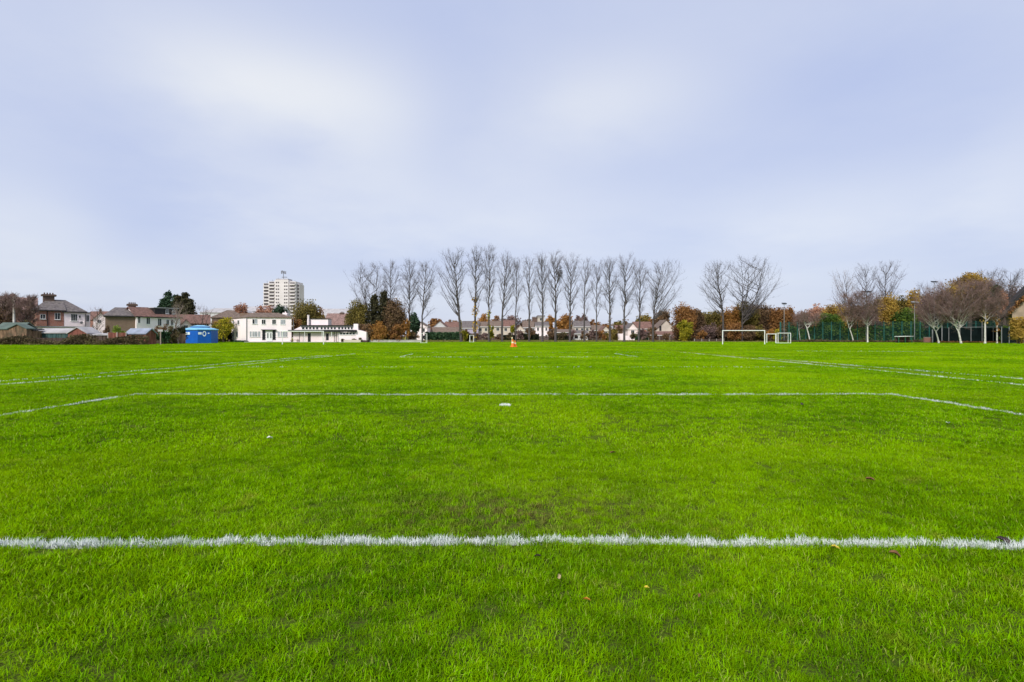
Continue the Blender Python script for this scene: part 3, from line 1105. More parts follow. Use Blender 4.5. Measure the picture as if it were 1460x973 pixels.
def house(label, px, d, wd, dp, eave, ridge, wallm, roofm, kind='hip', rz=0.0, wins=(), doors=(), chims=(), name='house', cat='house', oh=0.35,
          inset=None, group=None, fascia=None, z0=0.0, gablem=None):
    """house with its front left corner at picture column px, distance d; local x runs along the front, y goes back.
    kind: hip, gx (ridge along the front), gy (gable to the front), flat, mono (rises to the back)"""
    root = thing(name, label, cat, (PX(px, d), d, 0), rz, group)
    if kind == 'gx':
        wl = MB().add([(0, 0, 0), (wd, 0, 0), (wd, dp, 0), (0, dp, 0), (0, 0, eave), (wd, 0, eave), (wd, dp, eave), (0, dp, eave), (0, dp / 2, ridge - .05), (wd, dp / 2, ridge - .05)],
                      [(0, 3, 2, 1), (0, 1, 5, 4), (1, 2, 6, 9, 5), (2, 3, 7, 6), (3, 0, 4, 8, 7), (4, 5, 9, 8), (6, 7, 8, 9)])
    elif kind == 'gy':
        wl = MB().ex([(0, 0), (wd, 0), (wd, eave), (wd / 2, ridge - .05), (0, eave)], 0, dp)
    else:
        wl = MB().box(0, wd, 0, dp, 0, eave)
    wl.build('wall', wallm, root)
    rf = MB()
    th = 0.16
    if kind == 'hip':
        ins = inset if inset is not None else min(dp / 2, wd * .42)
        i0, i1 = ins if isinstance(ins, tuple) else (ins, ins)
        b = [(-oh, -oh), (wd + oh, -oh), (wd + oh, dp + oh), (-oh, dp + oh)]
        e0 = eave - 0.08
        vs = [(x, y, e0) for x, y in b] + [(x, y, e0 + th) for x, y in b] + [(i0, dp / 2, ridge), (wd - i1, dp / 2, ridge)]
        rf.add(vs, [(0, 3, 2, 1), (0, 1, 5, 4), (1, 2, 6, 5), (2, 3, 7, 6), (3, 0, 4, 7), (4, 5, 9, 8), (5, 6, 9), (6, 7, 8, 9), (7, 4, 8)])
    elif kind in ('gx', 'gy'):
        n_, sp = (dp, wd) if kind == 'gx' else (wd, dp)
        sl = (ridge - eave) / (n_ / 2)
        e0 = eave - sl * oh
        prof = [(-oh, e0), (n_ / 2, ridge), (n_ + oh, e0), (n_ + oh, e0 + th), (n_ / 2, ridge + th), (-oh, e0 + th)]
        if kind == 'gy':
            rf.ex(prof, -oh, dp + oh)
        else:
            k = len(prof)
            rf.add([(-oh, y, z) for y, z in prof] + [(wd + oh, y, z) for y, z in prof],
                   [tuple(range(k)), tuple(range(2 * k - 1, k - 1, -1))] + [((i + 1) % k, i, k + i, k + (i + 1) % k) for i in range(k)])
    elif kind == 'flat':
        rf.box(-oh, wd + oh, -oh, dp + oh, eave, eave + max(0.12, ridge - eave))
    elif kind == 'mono':
        rf.add([(-oh, -oh, eave), (wd + oh, -oh, eave), (wd + oh, dp + oh, ridge), (-oh, dp + oh, ridge),
                (-oh, -oh, eave + th), (wd + oh, -oh, eave + th), (wd + oh, dp + oh, ridge + th), (-oh, dp + oh, ridge + th)],
               [(0, 3, 2, 1), (4, 5, 6, 7), (0, 1, 5, 4), (1, 2, 6, 5), (2, 3, 7, 6), (3, 0, 4, 7)])
    roof = rf.build('roof', roofm, root)
    for c in chims:
        chimney(roof, *c)
    if fascia:
        MB().box(-oh + .02, wd + oh - .02, -oh - 0.09, -oh - 0.01, eave - 0.2, eave - 0.02).build('gutter', fascia, root)
    for wn in wins:
        face, u, z, w_, h_ = wn[:5]
        if face == 'p':                       # given as columns and rows of the front wall
            ua, ub = span(px, d, u, rz), span(px, d, z, rz)
            dm = d + (ua + ub) / 2 * math.sin(rz)
            face, u, z, w_, h_ = 'f', (ua + ub) / 2, PZ(h_, dm), ub - ua, PZ(w_, dm) - PZ(h_, dm)
        bars = wn[5] if len(wn) > 5 else 1
        gl = wn[6] if len(wn) > 6 else None
        if face == 'f': add_window(root, u, -0.001, z, w_, h_, 0, bars, glass=gl)
        elif face == 'l': add_window(root, -0.001, u, z, w_, h_, -math.pi / 2, bars, glass=gl)
        elif face == 'r': add_window(root, wd + 0.001, u, z, w_, h_, math.pi / 2, bars, glass=gl)
    for dr in doors:
        add_door(root, dr[0], -0.001, 0, dr[1], dr[2], 0, dr[3] if len(dr) > 3 else None)
    return root


# ------------------------------------------------------------------ LEFT: houses behind the gardens
D1 = 105.0
k = F / D1


def wpx(a, b, d): return (b - a) / F * d


# red brick house and its white neighbour share a stack; both stand square to the field, turned towards the camera
A1 = R(46)
SB = span(52, D1, 91, A1)
h = house('red brick house with slate roof and broad chimney stack', 52, D1, SB, 8.0, PZ(442, D1), PZ(426.5, D1 + 3), M_BRICKRED, M_SLATE, 'hip', rz=A1,
          wins=[('p', 57, 65, 448.3, 455.2, 1), ('p', 78, 86, 446.5, 456, 1), ('f', 1.0, 0.9, 1.0, 1.2, 1)],
          chims=[(2.15, 4.0, PZ(434, D1 + 4), PZ(419.5, D1 + 4), 1.75, 1.3, 4, 0.3)], inset=(1.9, -0.3), fascia=M_DARKTRIM)
u_ = span(52, D1, 67.5, A1)
MB().bar((u_, -0.08, 0), (u_, -0.08, PZ(443, D1)), 0.06).build('drainpipe', M_BLACK, h)
D2 = D1 + SB * math.sin(A1) + .05
SW = span(91.3, D2, 121.5, A1)
h = house('white rendered house with brown slate roof, joined to the red brick house', 91.3, D2, SW, 8.0, PZ(444.5, D2), PZ(428, D2 + 3), M_WHITE, M_SLATE, 'hip', rz=A1,
          wins=[('p', 101, 110.3, 448, 458, 2), ('p', 112.5, 115, 450, 454, 0)], inset=(-0.3, 2.8), fascia=M_DARKTRIM)
bx = SW
bw_ = span(91.3, D2, 129, A1) - SW
dq = D2 + SW * math.sin(A1)
MB().box(bx + .03, bx + bw_, 0.3, 5, 0, PZ(446.5, dq)).build('side_bay', M_WHITE, h)
MB().box(bx - .02, bx + bw_ + .12, 0.1, 5.2, PZ(446.5, dq) + .003, PZ(445.4, dq)).build('side_bay_roof', M_SLATE, h)
add_window(h, bx + bw_ * .5, 0.299, PZ(458.5, dq), 0.5, 1.35, 0, 1)
MB().bar((bx + .02, -0.02, 0), (bx + .02, -0.02, PZ(446, D1)), 0.05).build('drainpipe', M_BLACK, h)
u_ = span(91.3, D2, 115, A1)
MB().bar((u_, -.05, PZ(461, D2)), (u_, -.3, PZ(460.5, D2)), .03).bar((u_ + .1, -.28, PZ(460, D2)), (u_ + .1, -.34, PZ(460, D2)), .26, .26, 12).build('satellite_dish', M_PIPE, h)
house('low pale flat roofed extension across the back of the red brick house', 50, 101.0, span(50, 101., 124, R(40)), 2.6, PZ(466.5, 101), PZ(465, 101), M_PINKWHITE, M_ROOFPALE, 'flat', name='extension', cat='building', rz=R(40),
      wins=[('f', 1.2, .6, .9, 1.2, 1), ('f', 5.5, .7, 1.4, 1.1, 2)], oh=.15)
house('dark roofed house at the far left edge, mostly hidden behind bare trees', -32, 112, span(-32, 112, 22, R(40)), 8, PZ(437, 112), PZ(420.5, 112), M_BRICKBROWN, M_TILEBROWN, 'gx', chims=[(wpx(-32, 3, 112), 4, PZ(422, 112), PZ(416, 112), .8, .8, 1, .1)],
      wins=[('f', 4.0, 4.3, 1.2, 1.2)], rz=R(40))
house('pinkish tiled house showing between the bare trees and the red brick house', 24, 114, span(24, 114, 51, R(42)), 8, PZ(441, 114), PZ(425, 117), M_BRICKRED, M_TILEPINK, 'gx', wins=[('f', 1.5, 4.6, 1.0, 1.2)], rz=R(42))
# houses in the gap
house('small far house with red roof and white gable in the gap between garden houses', 133, 165, wpx(133, 150, 165), 7, PZ(455, 165), PZ(446, 165), M_WHITE, M_TILERED, 'gy', wins=[('f', 1.5, PZ(461, 165), .9, 1.1)], rz=R(38),
      chims=[(wpx(133, 141, 165), 3, PZ(448, 165), PZ(440.5, 165), .6, .6, 1, .08)])
house('far red roofed terrace end behind the small white gable', 118, 185, wpx(118, 152, 185), 8, PZ(456, 185), PZ(444, 185), M_BRICKRED, M_TILERED, 'gx', wins=[('f', 4, 4.2, 1.2, 1.2)])
# brown brick house with white front
D3 = 108.0
A3 = R(37)
S3 = span(150, D3, 194, A3)
house('brown brick house end with grey hip roof and a wide round-shouldered chimney', 150, D3, S3, 7.5, PZ(450.3, D3), PZ(438, D3 + 3), M_BRICKBROWN, M_SLATE, 'hip', inset=(1.6, .9), fascia=M_DARKTRIM, rz=A3,
      wins=[('f', 1.2, .8, 1.1, 1.2)], chims=[(S3 - .6, 3.75, PZ(442, D3 + 5), PZ(433.5, D3 + 6), 1.35, 1.1, 4, .32)])
D4 = D3 + S3 * math.sin(A3) - .3
A4 = R(60)
S4 = span(194.5, D4, 257, A4)
h = house('white rendered range with red tiled roof and dark arched windows', 194.5, D4, S4, 6.0, PZ(451, D4), PZ(439, D4 + 3), M_WHITE, M_TILERED, 'gx', fascia=M_DARKTRIM, rz=A4,
          wins=[('p', 196.3, 200, 451.8, 461), ('p', 208.5, 214, 453, 462.5), ('p', 224.8, 230.2, 454.5, 465), ('p', 237, 241, 455.8, 464), ('p', 243.2, 247.2, 455.5, 464), ('f', 2.0, .8, 1.2, 1.2), ('f', 6.0, .8, 1.2, 1.2)])
x0, x1 = span(194.5, D4 + 2, 230, A4) - 1.0, S4 - .1
dz0, dz1 = PZ(450, D4 + 6), PZ(440.5, D4 + 7)
MB().box(x0, x1, 0.7, 3, dz0, dz1).build('dormer', M_DARKTRIM, h)
MB().box(x0 - .3, x1 + .1, 0.55, 3.2, dz1 + .003, dz1 + .16).build('dormer_roof', M_ROOFPALE, h)
add_window(h, x0 + (x1 - x0) * .52, 0.699, dz0 + .35, .62, .95, 0, 1)
add_window(h, x0 + (x1 - x0) * .8, 0.699, dz0 + .35, .62, .95, 0, 1)
house('house with dull red roof behind the blue kiosk', 256, 126, span(256, 126, 298, R(30)), 8, PZ(461, 128), PZ(449, 128), M_BRICKBROWN, M_TILERED, 'gx', wins=[('f', 3.0, PZ(468, 128), 1.3, 1.2), ('f', 5.6, PZ(468, 128), .9, 1.2)], rz=R(30))
house('pale gabled house end left of the blue kiosk, under the dull red roof', 258, 122, span(258, 122, 273, R(30)), 2.5, PZ(464, 122), PZ(456, 122), M_PINKWHITE, M_TILERED, 'gy', wins=[('f', 1.0, PZ(470, 122), .8, 1.0)], rz=R(30))
house('brown hip roofed house behind the yellow tree', 302, 150, span(302, 150, 352, R(28)), 9, PZ(453, 150), PZ(441, 150), M_BRICKBROWN, M_TILEBROWN, 'hip', wins=[('f', 3.0, PZ(462, 150), 1.2, 1.2)], rz=R(28))
house('grey roofed far house beyond the brown hip roof', 285, 230, wpx(285, 352, 230), 9, PZ(446, 230), PZ(439, 230), M_GREYREND, M_ROOFPALE, 'hip', wins=[('f', 3.0, PZ(452, 230), 1.4, 1.4)])
house('long pale roof far behind the white two storey building', 345, 260, wpx(345, 402, 260), 10, PZ(444, 260), PZ(437, 260), M_GREYREND, M_ROOFPALE, 'gx', wins=[('f', 3.0, PZ(450, 260), 1.4, 1.4)])
house('pale grey far roof beyond the clubhouse', 452, 290, wpx(452, 512, 290), 12, PZ(450, 290), PZ(440, 290), M_GREYREND, M_ROOFPALE, 'gx', wins=[('f', 4.0, PZ(456, 290), 1.4, 1.4)])
h = house('red tiled house roof standing behind the clubhouse', 462, 170, wpx(462, 500, 170), 8, PZ(463, 170), PZ(447, 170), M_WHITE, M_TILEPINK, 'gx', chims=[(wpx(462, 482, 170), 4, PZ(449, 170), PZ(445, 170), 1.1, .9, 2, .1)],
          wins=[('f', 2.0, PZ(467, 170), 1.4, .7)])

# ---- garden sheds and fences along the field
GD = 92.0


def planks(root, name, x0, x1, y, z0, z1, m, n):
    """upright boards, each its own piece"""
    w_ = (x1 - x0) / n
    me = MB().box(0.01, w_ - 0.012, -0.02, 0.02, 0, z1 - z0).mesh(name, m)
    for i in range(n):
        inst(name, me, root, (x0 + i * w_, y + (0.006 if i % 2 else 0), z0))


def shed(label, px0, px1, d, eave_py, ridge_py, dp, wallm, roofm, kind='gx', door=True, rz=0.0):
    wd = wpx(px0, px1, d)
    h_ = house(label, px0, d, wd, dp, PZ(eave_py, d), PZ(ridge_py, d), wallm, roofm, kind, name='shed', cat='shed', oh=.18, rz=rz)
    if door:
        add_door(h_, wd * .62, -.001, 0.05, .8, 1.75, 0, wallm)
    return h_


shed('shed with green felt roof and weathered board wall at the far left', -6, 29, GD, 469, 461, 3.0, M_WOOD, M_ROOFGREEN, 'gx')
s_ = shed('weathered board shed front with small blue grey gable, beside the green roofed shed', 12, 38, GD - 1.6, 469, 463, 1.4, M_WOOD, M_ROOFGREEN, 'gy')
s_ = shed('narrow ochre timber store between two sheds', 40, 49, GD - .5, 472, 470.5, 1.6, M_WOOD, M_DARKTRIM, 'mono', door=False)
s_ = shed('dark blue green shed with long pale grey roof', 52, 98, GD + 1, 475, 469.5, 3.2, M_TEALWOOD, M_ROOFPALE, 'gx')
s_ = shed('red brown gabled shed at the right end of the long pale roof', 97, 124, GD, 475.5, 467.5, 3.0, M_REDWOOD, M_ROOFPALE, 'gy')
s_ = shed('low dark open store with pale roof edge, beside the red brown fence', 126, 153, GD, 478.5, 476.5, 2.0, M_DARKWOOD, M_ROOFPALE, 'mono')
s_ = shed('red brown shed with blue grey felt roof, right end of the garden row', 180, 208, GD - .5, 476, 469.5, 2.6, M_REDWOOD, M_ROOFBLUE, 'gx')


def panel_fence(label, px0, px1, d, top_py, m, postm, name='garden_fence'):
    x0, x1 = PX(px0, d), PX(px1, d)
    H = PZ(top_py, d)
    root = thing(name, label, 'fence', (x0, d, 0))
    n = max(1, round((x1 - x0) / 1.8))
    w_ = (x1 - x0) / n
    pm = MB()
    for i in range(8):
        pm.box(0.06 + (w_ - .12) * i / 8, 0.06 + (w_ - .12) * (i + 1) / 8 - 0.015, -.015 + (.01 if i % 2 else 0), .015, .06, H)
    pm.box(.06, w_ - .06, .016, .05, H * .3, H * .3 + .07).box(.06, w_ - .06, .016, .05, H * .8, H * .8 + .07)
    pme = pm.mesh('panel', m)
    tme = MB().box(-.05, .05, -.05, .05, 0, H + .08).mesh('post', postm)
    for i in range(n):
        inst('panel', pme, root, (i * w_, 0, 0))
    for i in range(n + 1):
        inst('post', tme, root, (i * w_, 0, 0))
    return root


panel_fence('red brown panel fence between the low dark store and the last shed', 154, 180, GD - .8, 474.5, M_REDWOOD, M_CONC)
panel_fence('grey weathered fence in front of the weathered board shed', 4, 48, GD - 2.6, 481, M_DARKWOOD, M_WOOD)
panel_fence('dark low fence in front of the blue green shed', 52, 124, GD - 2.2, 482, M_DARKWOOD, M_DARKWOOD)
panel_fence('dark fence behind the bushes, left of the blue kiosk', 209, 264, GD + 9, 476, M_DARKWOOD, M_WOOD)

# bramble scrub along the field edge: one mass
n = 9500
br = np.random.default_rng(9)
u = br.uniform(0, 1, n)
bx_ = PX(-40, 89) + (PX(212, 89) - PX(-40, 89)) * u
hh = 0.35 + 1.7 * smooth_noise(br, bx_, bx_ * 0, 2.2) ** 1.4
C = np.stack([bx_, 88.0 + br.uniform(-.9, 1.2, n), hh * br.uniform(0.02, 1, n)], 1)
V, T, a = leaves(br, C, 0.24, np.clip(.45 + .9 * (smooth_noise(br, bx_, C[:, 2] * 2, 1.3) - .5) + br.normal(0, .15, n), 0, 1))
tag(inst('bramble_scrub', tri_mesh('bramble_scrub', V, T, LM['bramble'], a)), 'brown bramble scrub along the foot of the garden fences at the left', 'brambles', kind='stuff')

# left trees and bushes
bare_tree('bare_tree', 'dark ivy-choked bare tree at the far left edge, beside a pale trunk', 'tree', 6, 97, 421, -18, 21, seed=1, prim=30, sec=14, twg=8, z0f=.25, r=.2, barkm=M_BARKDARK, twigm=M_TWIGBROWN, up=.8, twr=.022, twl=.8)
bare_tree('bare_tree', 'dense brown twiggy tree in front of the pinkish roof', 'tree', 37, 97, 424, 24, 53, seed=2, prim=28, sec=13, twg=8, z0f=.2, r=.15, barkm=M_BARKDARK, twigm=M_TWIGBROWN, up=.8, twr=.022, twl=.7)
bare_tree('pollard_trunk', 'pale stripped trunk standing between two dark bare trees at left', 'tree', 20, 95, 421, 16, 24, seed=3, prim=7, sec=2, twg=1, z0f=.75, r=.22, barkm=M_BIRCH, twigm=M_TWIGPALE)
bush('low dark bush under the twiggy tree, by the ochre store', 41, 96, 455, 11, 'bramble', seed=4)
bush('dark shrub at the far left behind the green roofed shed', 4, 97, 440, 16, 'brown', seed=5)
bush('bright green bush beside the red brown gabled shed', 123, 97, 464.5, 7, 'bright', seed=6)
bush('rust coloured shrub left of the light green bush', 153, 98, 465, 7, 'brown', seed=7)
bush('light green rounded bush in front of the brown brick wall', 169, 97, 461, 10, 'bright', seed=8)
bush('dark green bush right of the last red brown shed', 218, 96, 468.5, 10, 'hedge', seed=9)
bush('dark green spreading bush behind the pale signpost', 234, 97, 471, 9, 'hedge', seed=10)
bush('rust brown shrub left of the pale leaning trunk', 231, 99, 461.5, 11, 'brown', seed=11)
bush('tall brown shrub between rust shrub and the leaning trunk', 245, 98, 464, 9, 'bramble', seed=12)
bush('dark evergreen bush touching the left side of the blue kiosk', 260, 104, 461, 8, 'dark', seed=13)
bare_tree('bare_tree', 'slender bare tree with pale leaning trunk left of the blue kiosk', 'tree', 254, 99, 436, 242, 266, seed=14, prim=14, sec=5, twg=4, r=.13, lean=-.5, barkm=M_TWIGPALE, twigm=M_TWIGPALE, z0f=.4)
bare_tree('bare_tree', 'small reddish bare tree in the gap between the garden houses', 'tree', 138, 130, 441, 128, 150, seed=15, prim=16, sec=6, twg=4, r=.12, twigm=M_TWIGBROWN)
bare_tree('bare_tree', 'thin bare tree rising over the blue kiosk roof', 'tree', 287, 118, 438, 274, 305, seed=16, prim=16, sec=6, twg=4, r=.12, twigm=M_TWIGBROWN, barkm=M_BARKDARK)
sp = thing('signpost', 'pale wooden signpost at the field edge in front of the dark green bush', 'signpost', (PX(229, 91), 91, 0))
MB().box(-.07, .07, -.07, .07, 0, PZ(471, 91)).build('post', M_TWIGPALE, sp)
MB().box(-.42, .42, -.1, -.072, PZ(473, 91), PZ(470, 91)).build('board', M_ROOFPALE, sp)
conifer('big dark green conifer rising behind the white rendered range', 243, 150, 417, 21, seed=1, peaks=((-.15, 1.0), (.4, .93), (-.5, .85)), fat=.9)
conifer('dusky brown conifer to the right of the big dark green one', 264, 148, 418, 16, 'duskfir', seed=2, peaks=((0, 1.0), (-.6, .93), (.45, .86)), fat=.95)

# ------------------------------------------------------------------ blue kiosk
KD = 112.0
kx = PX(285.5, KD)
kr = wpx(265, 306, KD) / 2
kk = thing('kiosk', 'bright blue octagonal kiosk with pale blue roof standing at the field edge', 'kiosk', (kx, KD, 0))
octo = [(kr / math.cos(math.pi / 8) * math.cos(math.pi / 8 + i * math.pi / 4), kr / math.cos(math.pi / 8) * math.sin(math.pi / 8 + i * math.pi / 4)) for i in range(8)]
ze = PZ(471, KD)
MB().prism(octo, 0, ze).build('wall', M_BLUE, kk)
rf = MB().prism([(x * 1.05, y * 1.05) for x, y in octo], ze + .002, ze + .16)
rf.prism([(x * 1.03, y * 1.03) for x, y in octo], ze + .162, PZ(467.5, KD), .62)
roof = rf.build('roof', M_BLUELIGHT, kk)
ln_ = MB().prism([(x * .55, y * .55) for x, y in octo], PZ(467.5, KD) + .003, PZ(466, KD)).build('lantern', M_BLUE, roof)
MB().prism([(x * .62, y * .62) for x, y in octo], PZ(466, KD) + .003, PZ(464, KD), .3).build('lantern_roof', M_BLUELIGHT, roof)
yf = -kr
# front face spans x +-0.414 kr; the emblem sits on the face to the right of centre
for xa, xb, za, zb in ((277.2, 279.9, 477.5, 474.0), (280.5, 283.3, 477.5, 474.0)):
    MB().box(wpx(285.5, xa, KD), wpx(285.5, xb, KD), yf - .03, yf + .01, PZ(za, KD), PZ(zb, KD)).build('hatch', M_SIGNWHITE, kk)


def on_right_face(mb, name, m):
    o = mb.build(name, m, kk)
    o.rotation_euler = (0, 0, math.pi / 4)
    return o


f2 = kr * .414
on_right_face(MB().box(-f2 * .92, -f2 * .42, yf - .03, yf + .01, PZ(477.2, KD), PZ(474, KD)), 'hatch', M_SIGNWHITE)
ring = MB()
cxr, czr = -f2 * .02, PZ(476.2, KD)
for i in range(20):
    a0, a1 = 2 * math.pi * i / 20, 2 * math.pi * (i + 1) / 20
    q = [(cxr + r_ * .62 * math.cos(t_), czr + r_ * math.sin(t_)) for r_, t_ in ((.56, a0), (.56, a1), (.36, a1), (.36, a0))]
    ring.ex(q[::-1], yf - .03, yf + .01)
on_right_face(ring, 'ring_emblem', M_SIGNWHITE)
on_right_face(MB().box(f2 * .5, f2 * .72, yf - .03, yf + .01, PZ(476.2, KD), PZ(474.8, KD)), 'small_mark', M_SIGNWHITE)

# ------------------------------------------------------------------ white two storey building
BD = 125.0
wb = thing('pavilion_building', 'white two storey building with flat eaves, central glazed entrance and four upper windows', 'building', (0, 0, 0))
A = (PX(330, 132), 132.0)
B = (PX(352, BD), BD)
Cc = (PX(415.5, 127), 127.0)
Dd = (Cc[0] - 5.8, 138.0)
Ee = (A[0] + .5, 141.0)
poly = [A, B, Cc, Dd, Ee]
we = PZ(453.3, BD)
MB().prism(poly, 0, we).build('wall', M_WHITE, wb)
pc = (sum(p[0] for p in poly) / 5, sum(p[1] for p in poly) / 5)
rr = [(pc[0] + (x - pc[0]) * 1.035, pc[1] + (y - pc[1]) * 1.035) for x, y in poly]
rm = MB().prism(rr, we + .003, we + .2)
rm.prism(rr, we + .202, PZ(446.5, 130), .55, pc)
roof = rm.build('roof', M_TILEBROWN, wb)
chimney(roof, PX(407, 129), 129, we, PZ(446, 129), 1.0, .8, 1, .06).data.materials[0] = M_WHITE
MB().box(PX(346, 130), PX(372, 130), 128.6, 132, we + .1, PZ(447.3, 130)).build('dormer', M_BRICKBROWN, roof)
MB().bar((PX(361, 128.5), 128.2, we), (PX(361, 128.5), 128.2, PZ(446, 128.5)), .12).bar((PX(363.5, 128.5), 128.2, we), (PX(363.5, 128.5), 128.2, PZ(447, 128.5)), .1).bar((PX(375, 128.5), 128.2, we), (PX(375, 128.5), 128.2, PZ(448.5, 128.5)), .22).build('vent_pipe', M_WHITE, roof)


def on_wall(p, q, u):
    return (p[0] + (q[0] - p[0]) * u, p[1] + (q[1] - p[1]) * u)


def wall_u(p, q, px):
    """fraction along wall p..q seen at column px"""
    t = (px - 730) / F
    return (p[0] - t * p[1]) / ((q[1] - p[1]) * t - (q[0] - p[0]))


def wb_win(p, q, pxa, pxb, pya, pyb, bars=1, glass=None, fm=None):
    ua, ub = wall_u(p, q, pxa), wall_u(p, q, pxb)
    c = on_wall(p, q, (ua + ub) / 2)
    L = math.hypot(q[0] - p[0], q[1] - p[1])
    rz = math.atan2(q[1] - p[1], q[0] - p[0])
    n_ = (math.sin(rz) * .002, -math.cos(rz) * .002)
    add_window(wb, c[0] + n_[0], c[1] + n_[1], PZ(pyb + .3, c[1]), abs(ub - ua) * L * 1.12, PZ(pya - .3, c[1]) - PZ(pyb + .3, c[1]), rz, bars, fm, glass=glass)


for a_, b_, g_ in ((360, 363.2, None), (363.6, 366.8, M_GLASSPALE)):
    wb_win(B, Cc, a_, b_, 455.5, 462, 0, g_)
wb_win(B, Cc, 373.3, 378.5, 456, 462.3, 1)
wb_win(B, Cc, 388.2, 393.3, 456, 462.3)
wb_win(B, Cc, 400.2, 406.5, 456, 462.5, 2, M_GLASSPALE)
for a_, b_ in ((356.3, 358.6), (360, 363.1), (363.7, 366.8), (368.2, 370.8), (396, 398.8), (400.2, 403), (403.6, 406.4), (407, 409.6)):
    wb_win(B, Cc, a_, b_, 473, 480.3, 1, M_GLASSPALE)
for a_, b_ in ((332, 333.8), (339, 341.5)):
    wb_win(A, B, a_, b_, 457, 463)
for a_, b_ in ((331.8, 333.8), (337, 339.5)):
    wb_win(A, B, a_, b_, 473, 481)
# entrance: dark glazed side lights either side of a white double door under a dark canopy
for a_, b_ in ((374.3, 378), (389, 392.6)):
    for za, zb in ((471, 473.2), (474, 477.2), (478, 480.8), (481.3, 484)):
        wb_win(B, Cc, a_, b_, za, zb, 0, None, M_DARKTRIM)
c = on_wall(B, Cc, wall_u(B, Cc, 383.5))
rzb = math.atan2(Cc[1] - B[1], Cc[0] - B[0])
o = MB().box(-1.65, 1.65, -.55, .0, 0, .16).build('canopy', M_DARKTRIM, wb)
o.location = (c[0], c[1] - .003, PZ(471, 125.5)); o.rotation_euler = (0, 0, rzb)
for px_ in (382, 386.3):
    c = on_wall(B, Cc, wall_u(B, Cc, px_))
    dr = MB().box(-.34, .34, -.06, .02, 0, 2.2).build('door', M_FRAME, wb)
    dr.location = (c[0], c[1] - .002, 0.25); dr.rotation_euler = (0, 0, rzb)
    MB().box(-.11, .11, -.075, -.062, .75, 1.95).build('glazing', M_GLASS, dr)
for px_, tp in ((351.6, 453.5), (413.3, 453.5)):
    MB().bar((PX(px_, 124.9), 124.85 if px_ < 400 else 126.9, 0), (PX(px_, 124.9), 124.85 if px_ < 400 else 126.9, we), .07).build('drainpipe', M_PIPE, wb)
o = MB().box(-5.3, 5.6, -1.0, 0, 0, .16).build('step', M_CONC, wb)
o.location = ((B[0] + Cc[0]) / 2, (B[1] + Cc[1]) / 2 - .05, 0); o.rotation_euler = (0, 0, rzb)
hedge('low dark planting along the side wall of the white building', 331, 131, 351, 124.6, 486, 'hedge', .8, 21, n=350)

# ------------------------------------------------------------------ clubhouse
CD = 126.0


def cx_(p): return PX(p, CD)


cb = thing('clubhouse', 'long low white clubhouse with a strip of clerestory windows and dark roof edges', 'building', (0, 0, 0))
MB().box(cx_(418), cx_(482.5), CD, CD + 4, 0, PZ(473.5, CD) - .003).build('wall', M_PINKWHITE, cb)
MB().box(cx_(482.5) + .003, cx_(523), CD - .5, CD + 2.6, 0, PZ(474.2, CD)).build('side_wing', M_WHITE, cb)
# wing roof slopes down to the right
MB().ex([(cx_(509), PZ(474.2, CD) + .002), (cx_(523), PZ(474.2, CD) + .002), (cx_(523), PZ(473.8, CD)), (cx_(510), PZ(470.5, CD))], CD - .5, CD + 2.6).build('sloping_parapet', M_WHITE, cb)
MB().box(cx_(413.5), cx_(509.5), CD - 1.2, CD + 1.4, PZ(473.5, CD), PZ(470.7, CD)).build('canopy_roof', M_DARKTRIM, cb)
MB().ex([(cx_(417), PZ(470.7, CD) + .004), (cx_(503.5), PZ(470.7, CD) + .004), (cx_(503.5), PZ(465.3, CD)), (cx_(428), PZ(465.3, CD))], CD + .6, CD + 2.2).build('clerestory', M_WHITE, cb)
MB().box(cx_(427), cx_(503.7), CD + .2, CD + 2.4, PZ(465.3, CD) + .003, PZ(463.7, CD)).build('roof', M_DARKTRIM, cb)
MB().box(cx_(503.8), cx_(510), CD + .2, CD + 1.2, PZ(470.7, CD) + .006, PZ(462, CD)).build('pier', M_WHITE, cb)
MB().box(cx_(431), cx_(461.5), CD + 3, CD + 5.5, 2, PZ(454.5, CD)).build('upper_block', M_WHITE, cb)
MB().box(cx_(430.6), cx_(462), CD + 2.8, CD + 5.7, PZ(454.5, CD) + .003, PZ(453.9, CD)).build('upper_roof', M_DARKTRIM, cb)
MB().bar((cx_(433.5), CD + 2.7, PZ(464, CD)), (cx_(433.5), CD + 2.7, PZ(449.5, CD)), .24).bar((cx_(433.5), CD + 2.7, PZ(449.7, CD)), (cx_(433.5), CD + 2.7, PZ(448.8, CD)), .3).build('flue', M_WHITE, cb)
MB().bar((cx_(435.6), CD + 2.8, PZ(464, CD)), (cx_(435.6), CD + 2.8, PZ(455, CD)), .09).build('drainpipe', M_PIPE, cb)
for a_, b_ in ((429, 433), (434.3, 437.8), (439.3, 442.7), (444.2, 447.7), (449.3, 452.7), (455.8, 459), (460.4, 463.8), (465.2, 468.3), (470, 473.2), (474.6, 477.9), (480.8, 484), (485.5, 488.6), (490, 493), (494.4, 497.6), (499, 502)):
    add_window(cb, (cx_(a_) + cx_(b_)) / 2, CD + .599, PZ(470, CD), cx_(b_) - cx_(a_), PZ(466.4, CD) - PZ(470, CD), 0, 0)
for a_, b_ in ((485.8, 488.8), (490, 493.2), (494.6, 497.9), (499.2, 502.4), (503.8, 507)):
    add_window(cb, (cx_(a_) + cx_(b_)) / 2, CD - .501, PZ(477.5, CD), cx_(b_) - cx_(a_), PZ(474.5, CD) - PZ(477.5, CD), 0, 0)
add_door(cb, cx_(441), CD - .001, 0.05, cx_(443) - cx_(439), PZ(475.6, CD), 0, M_BLACK)
add_door(cb, cx_(466.8), CD - .001, .5, cx_(468.6) - cx_(465), PZ(475.6, CD) - .5, 0, M_BLACK)
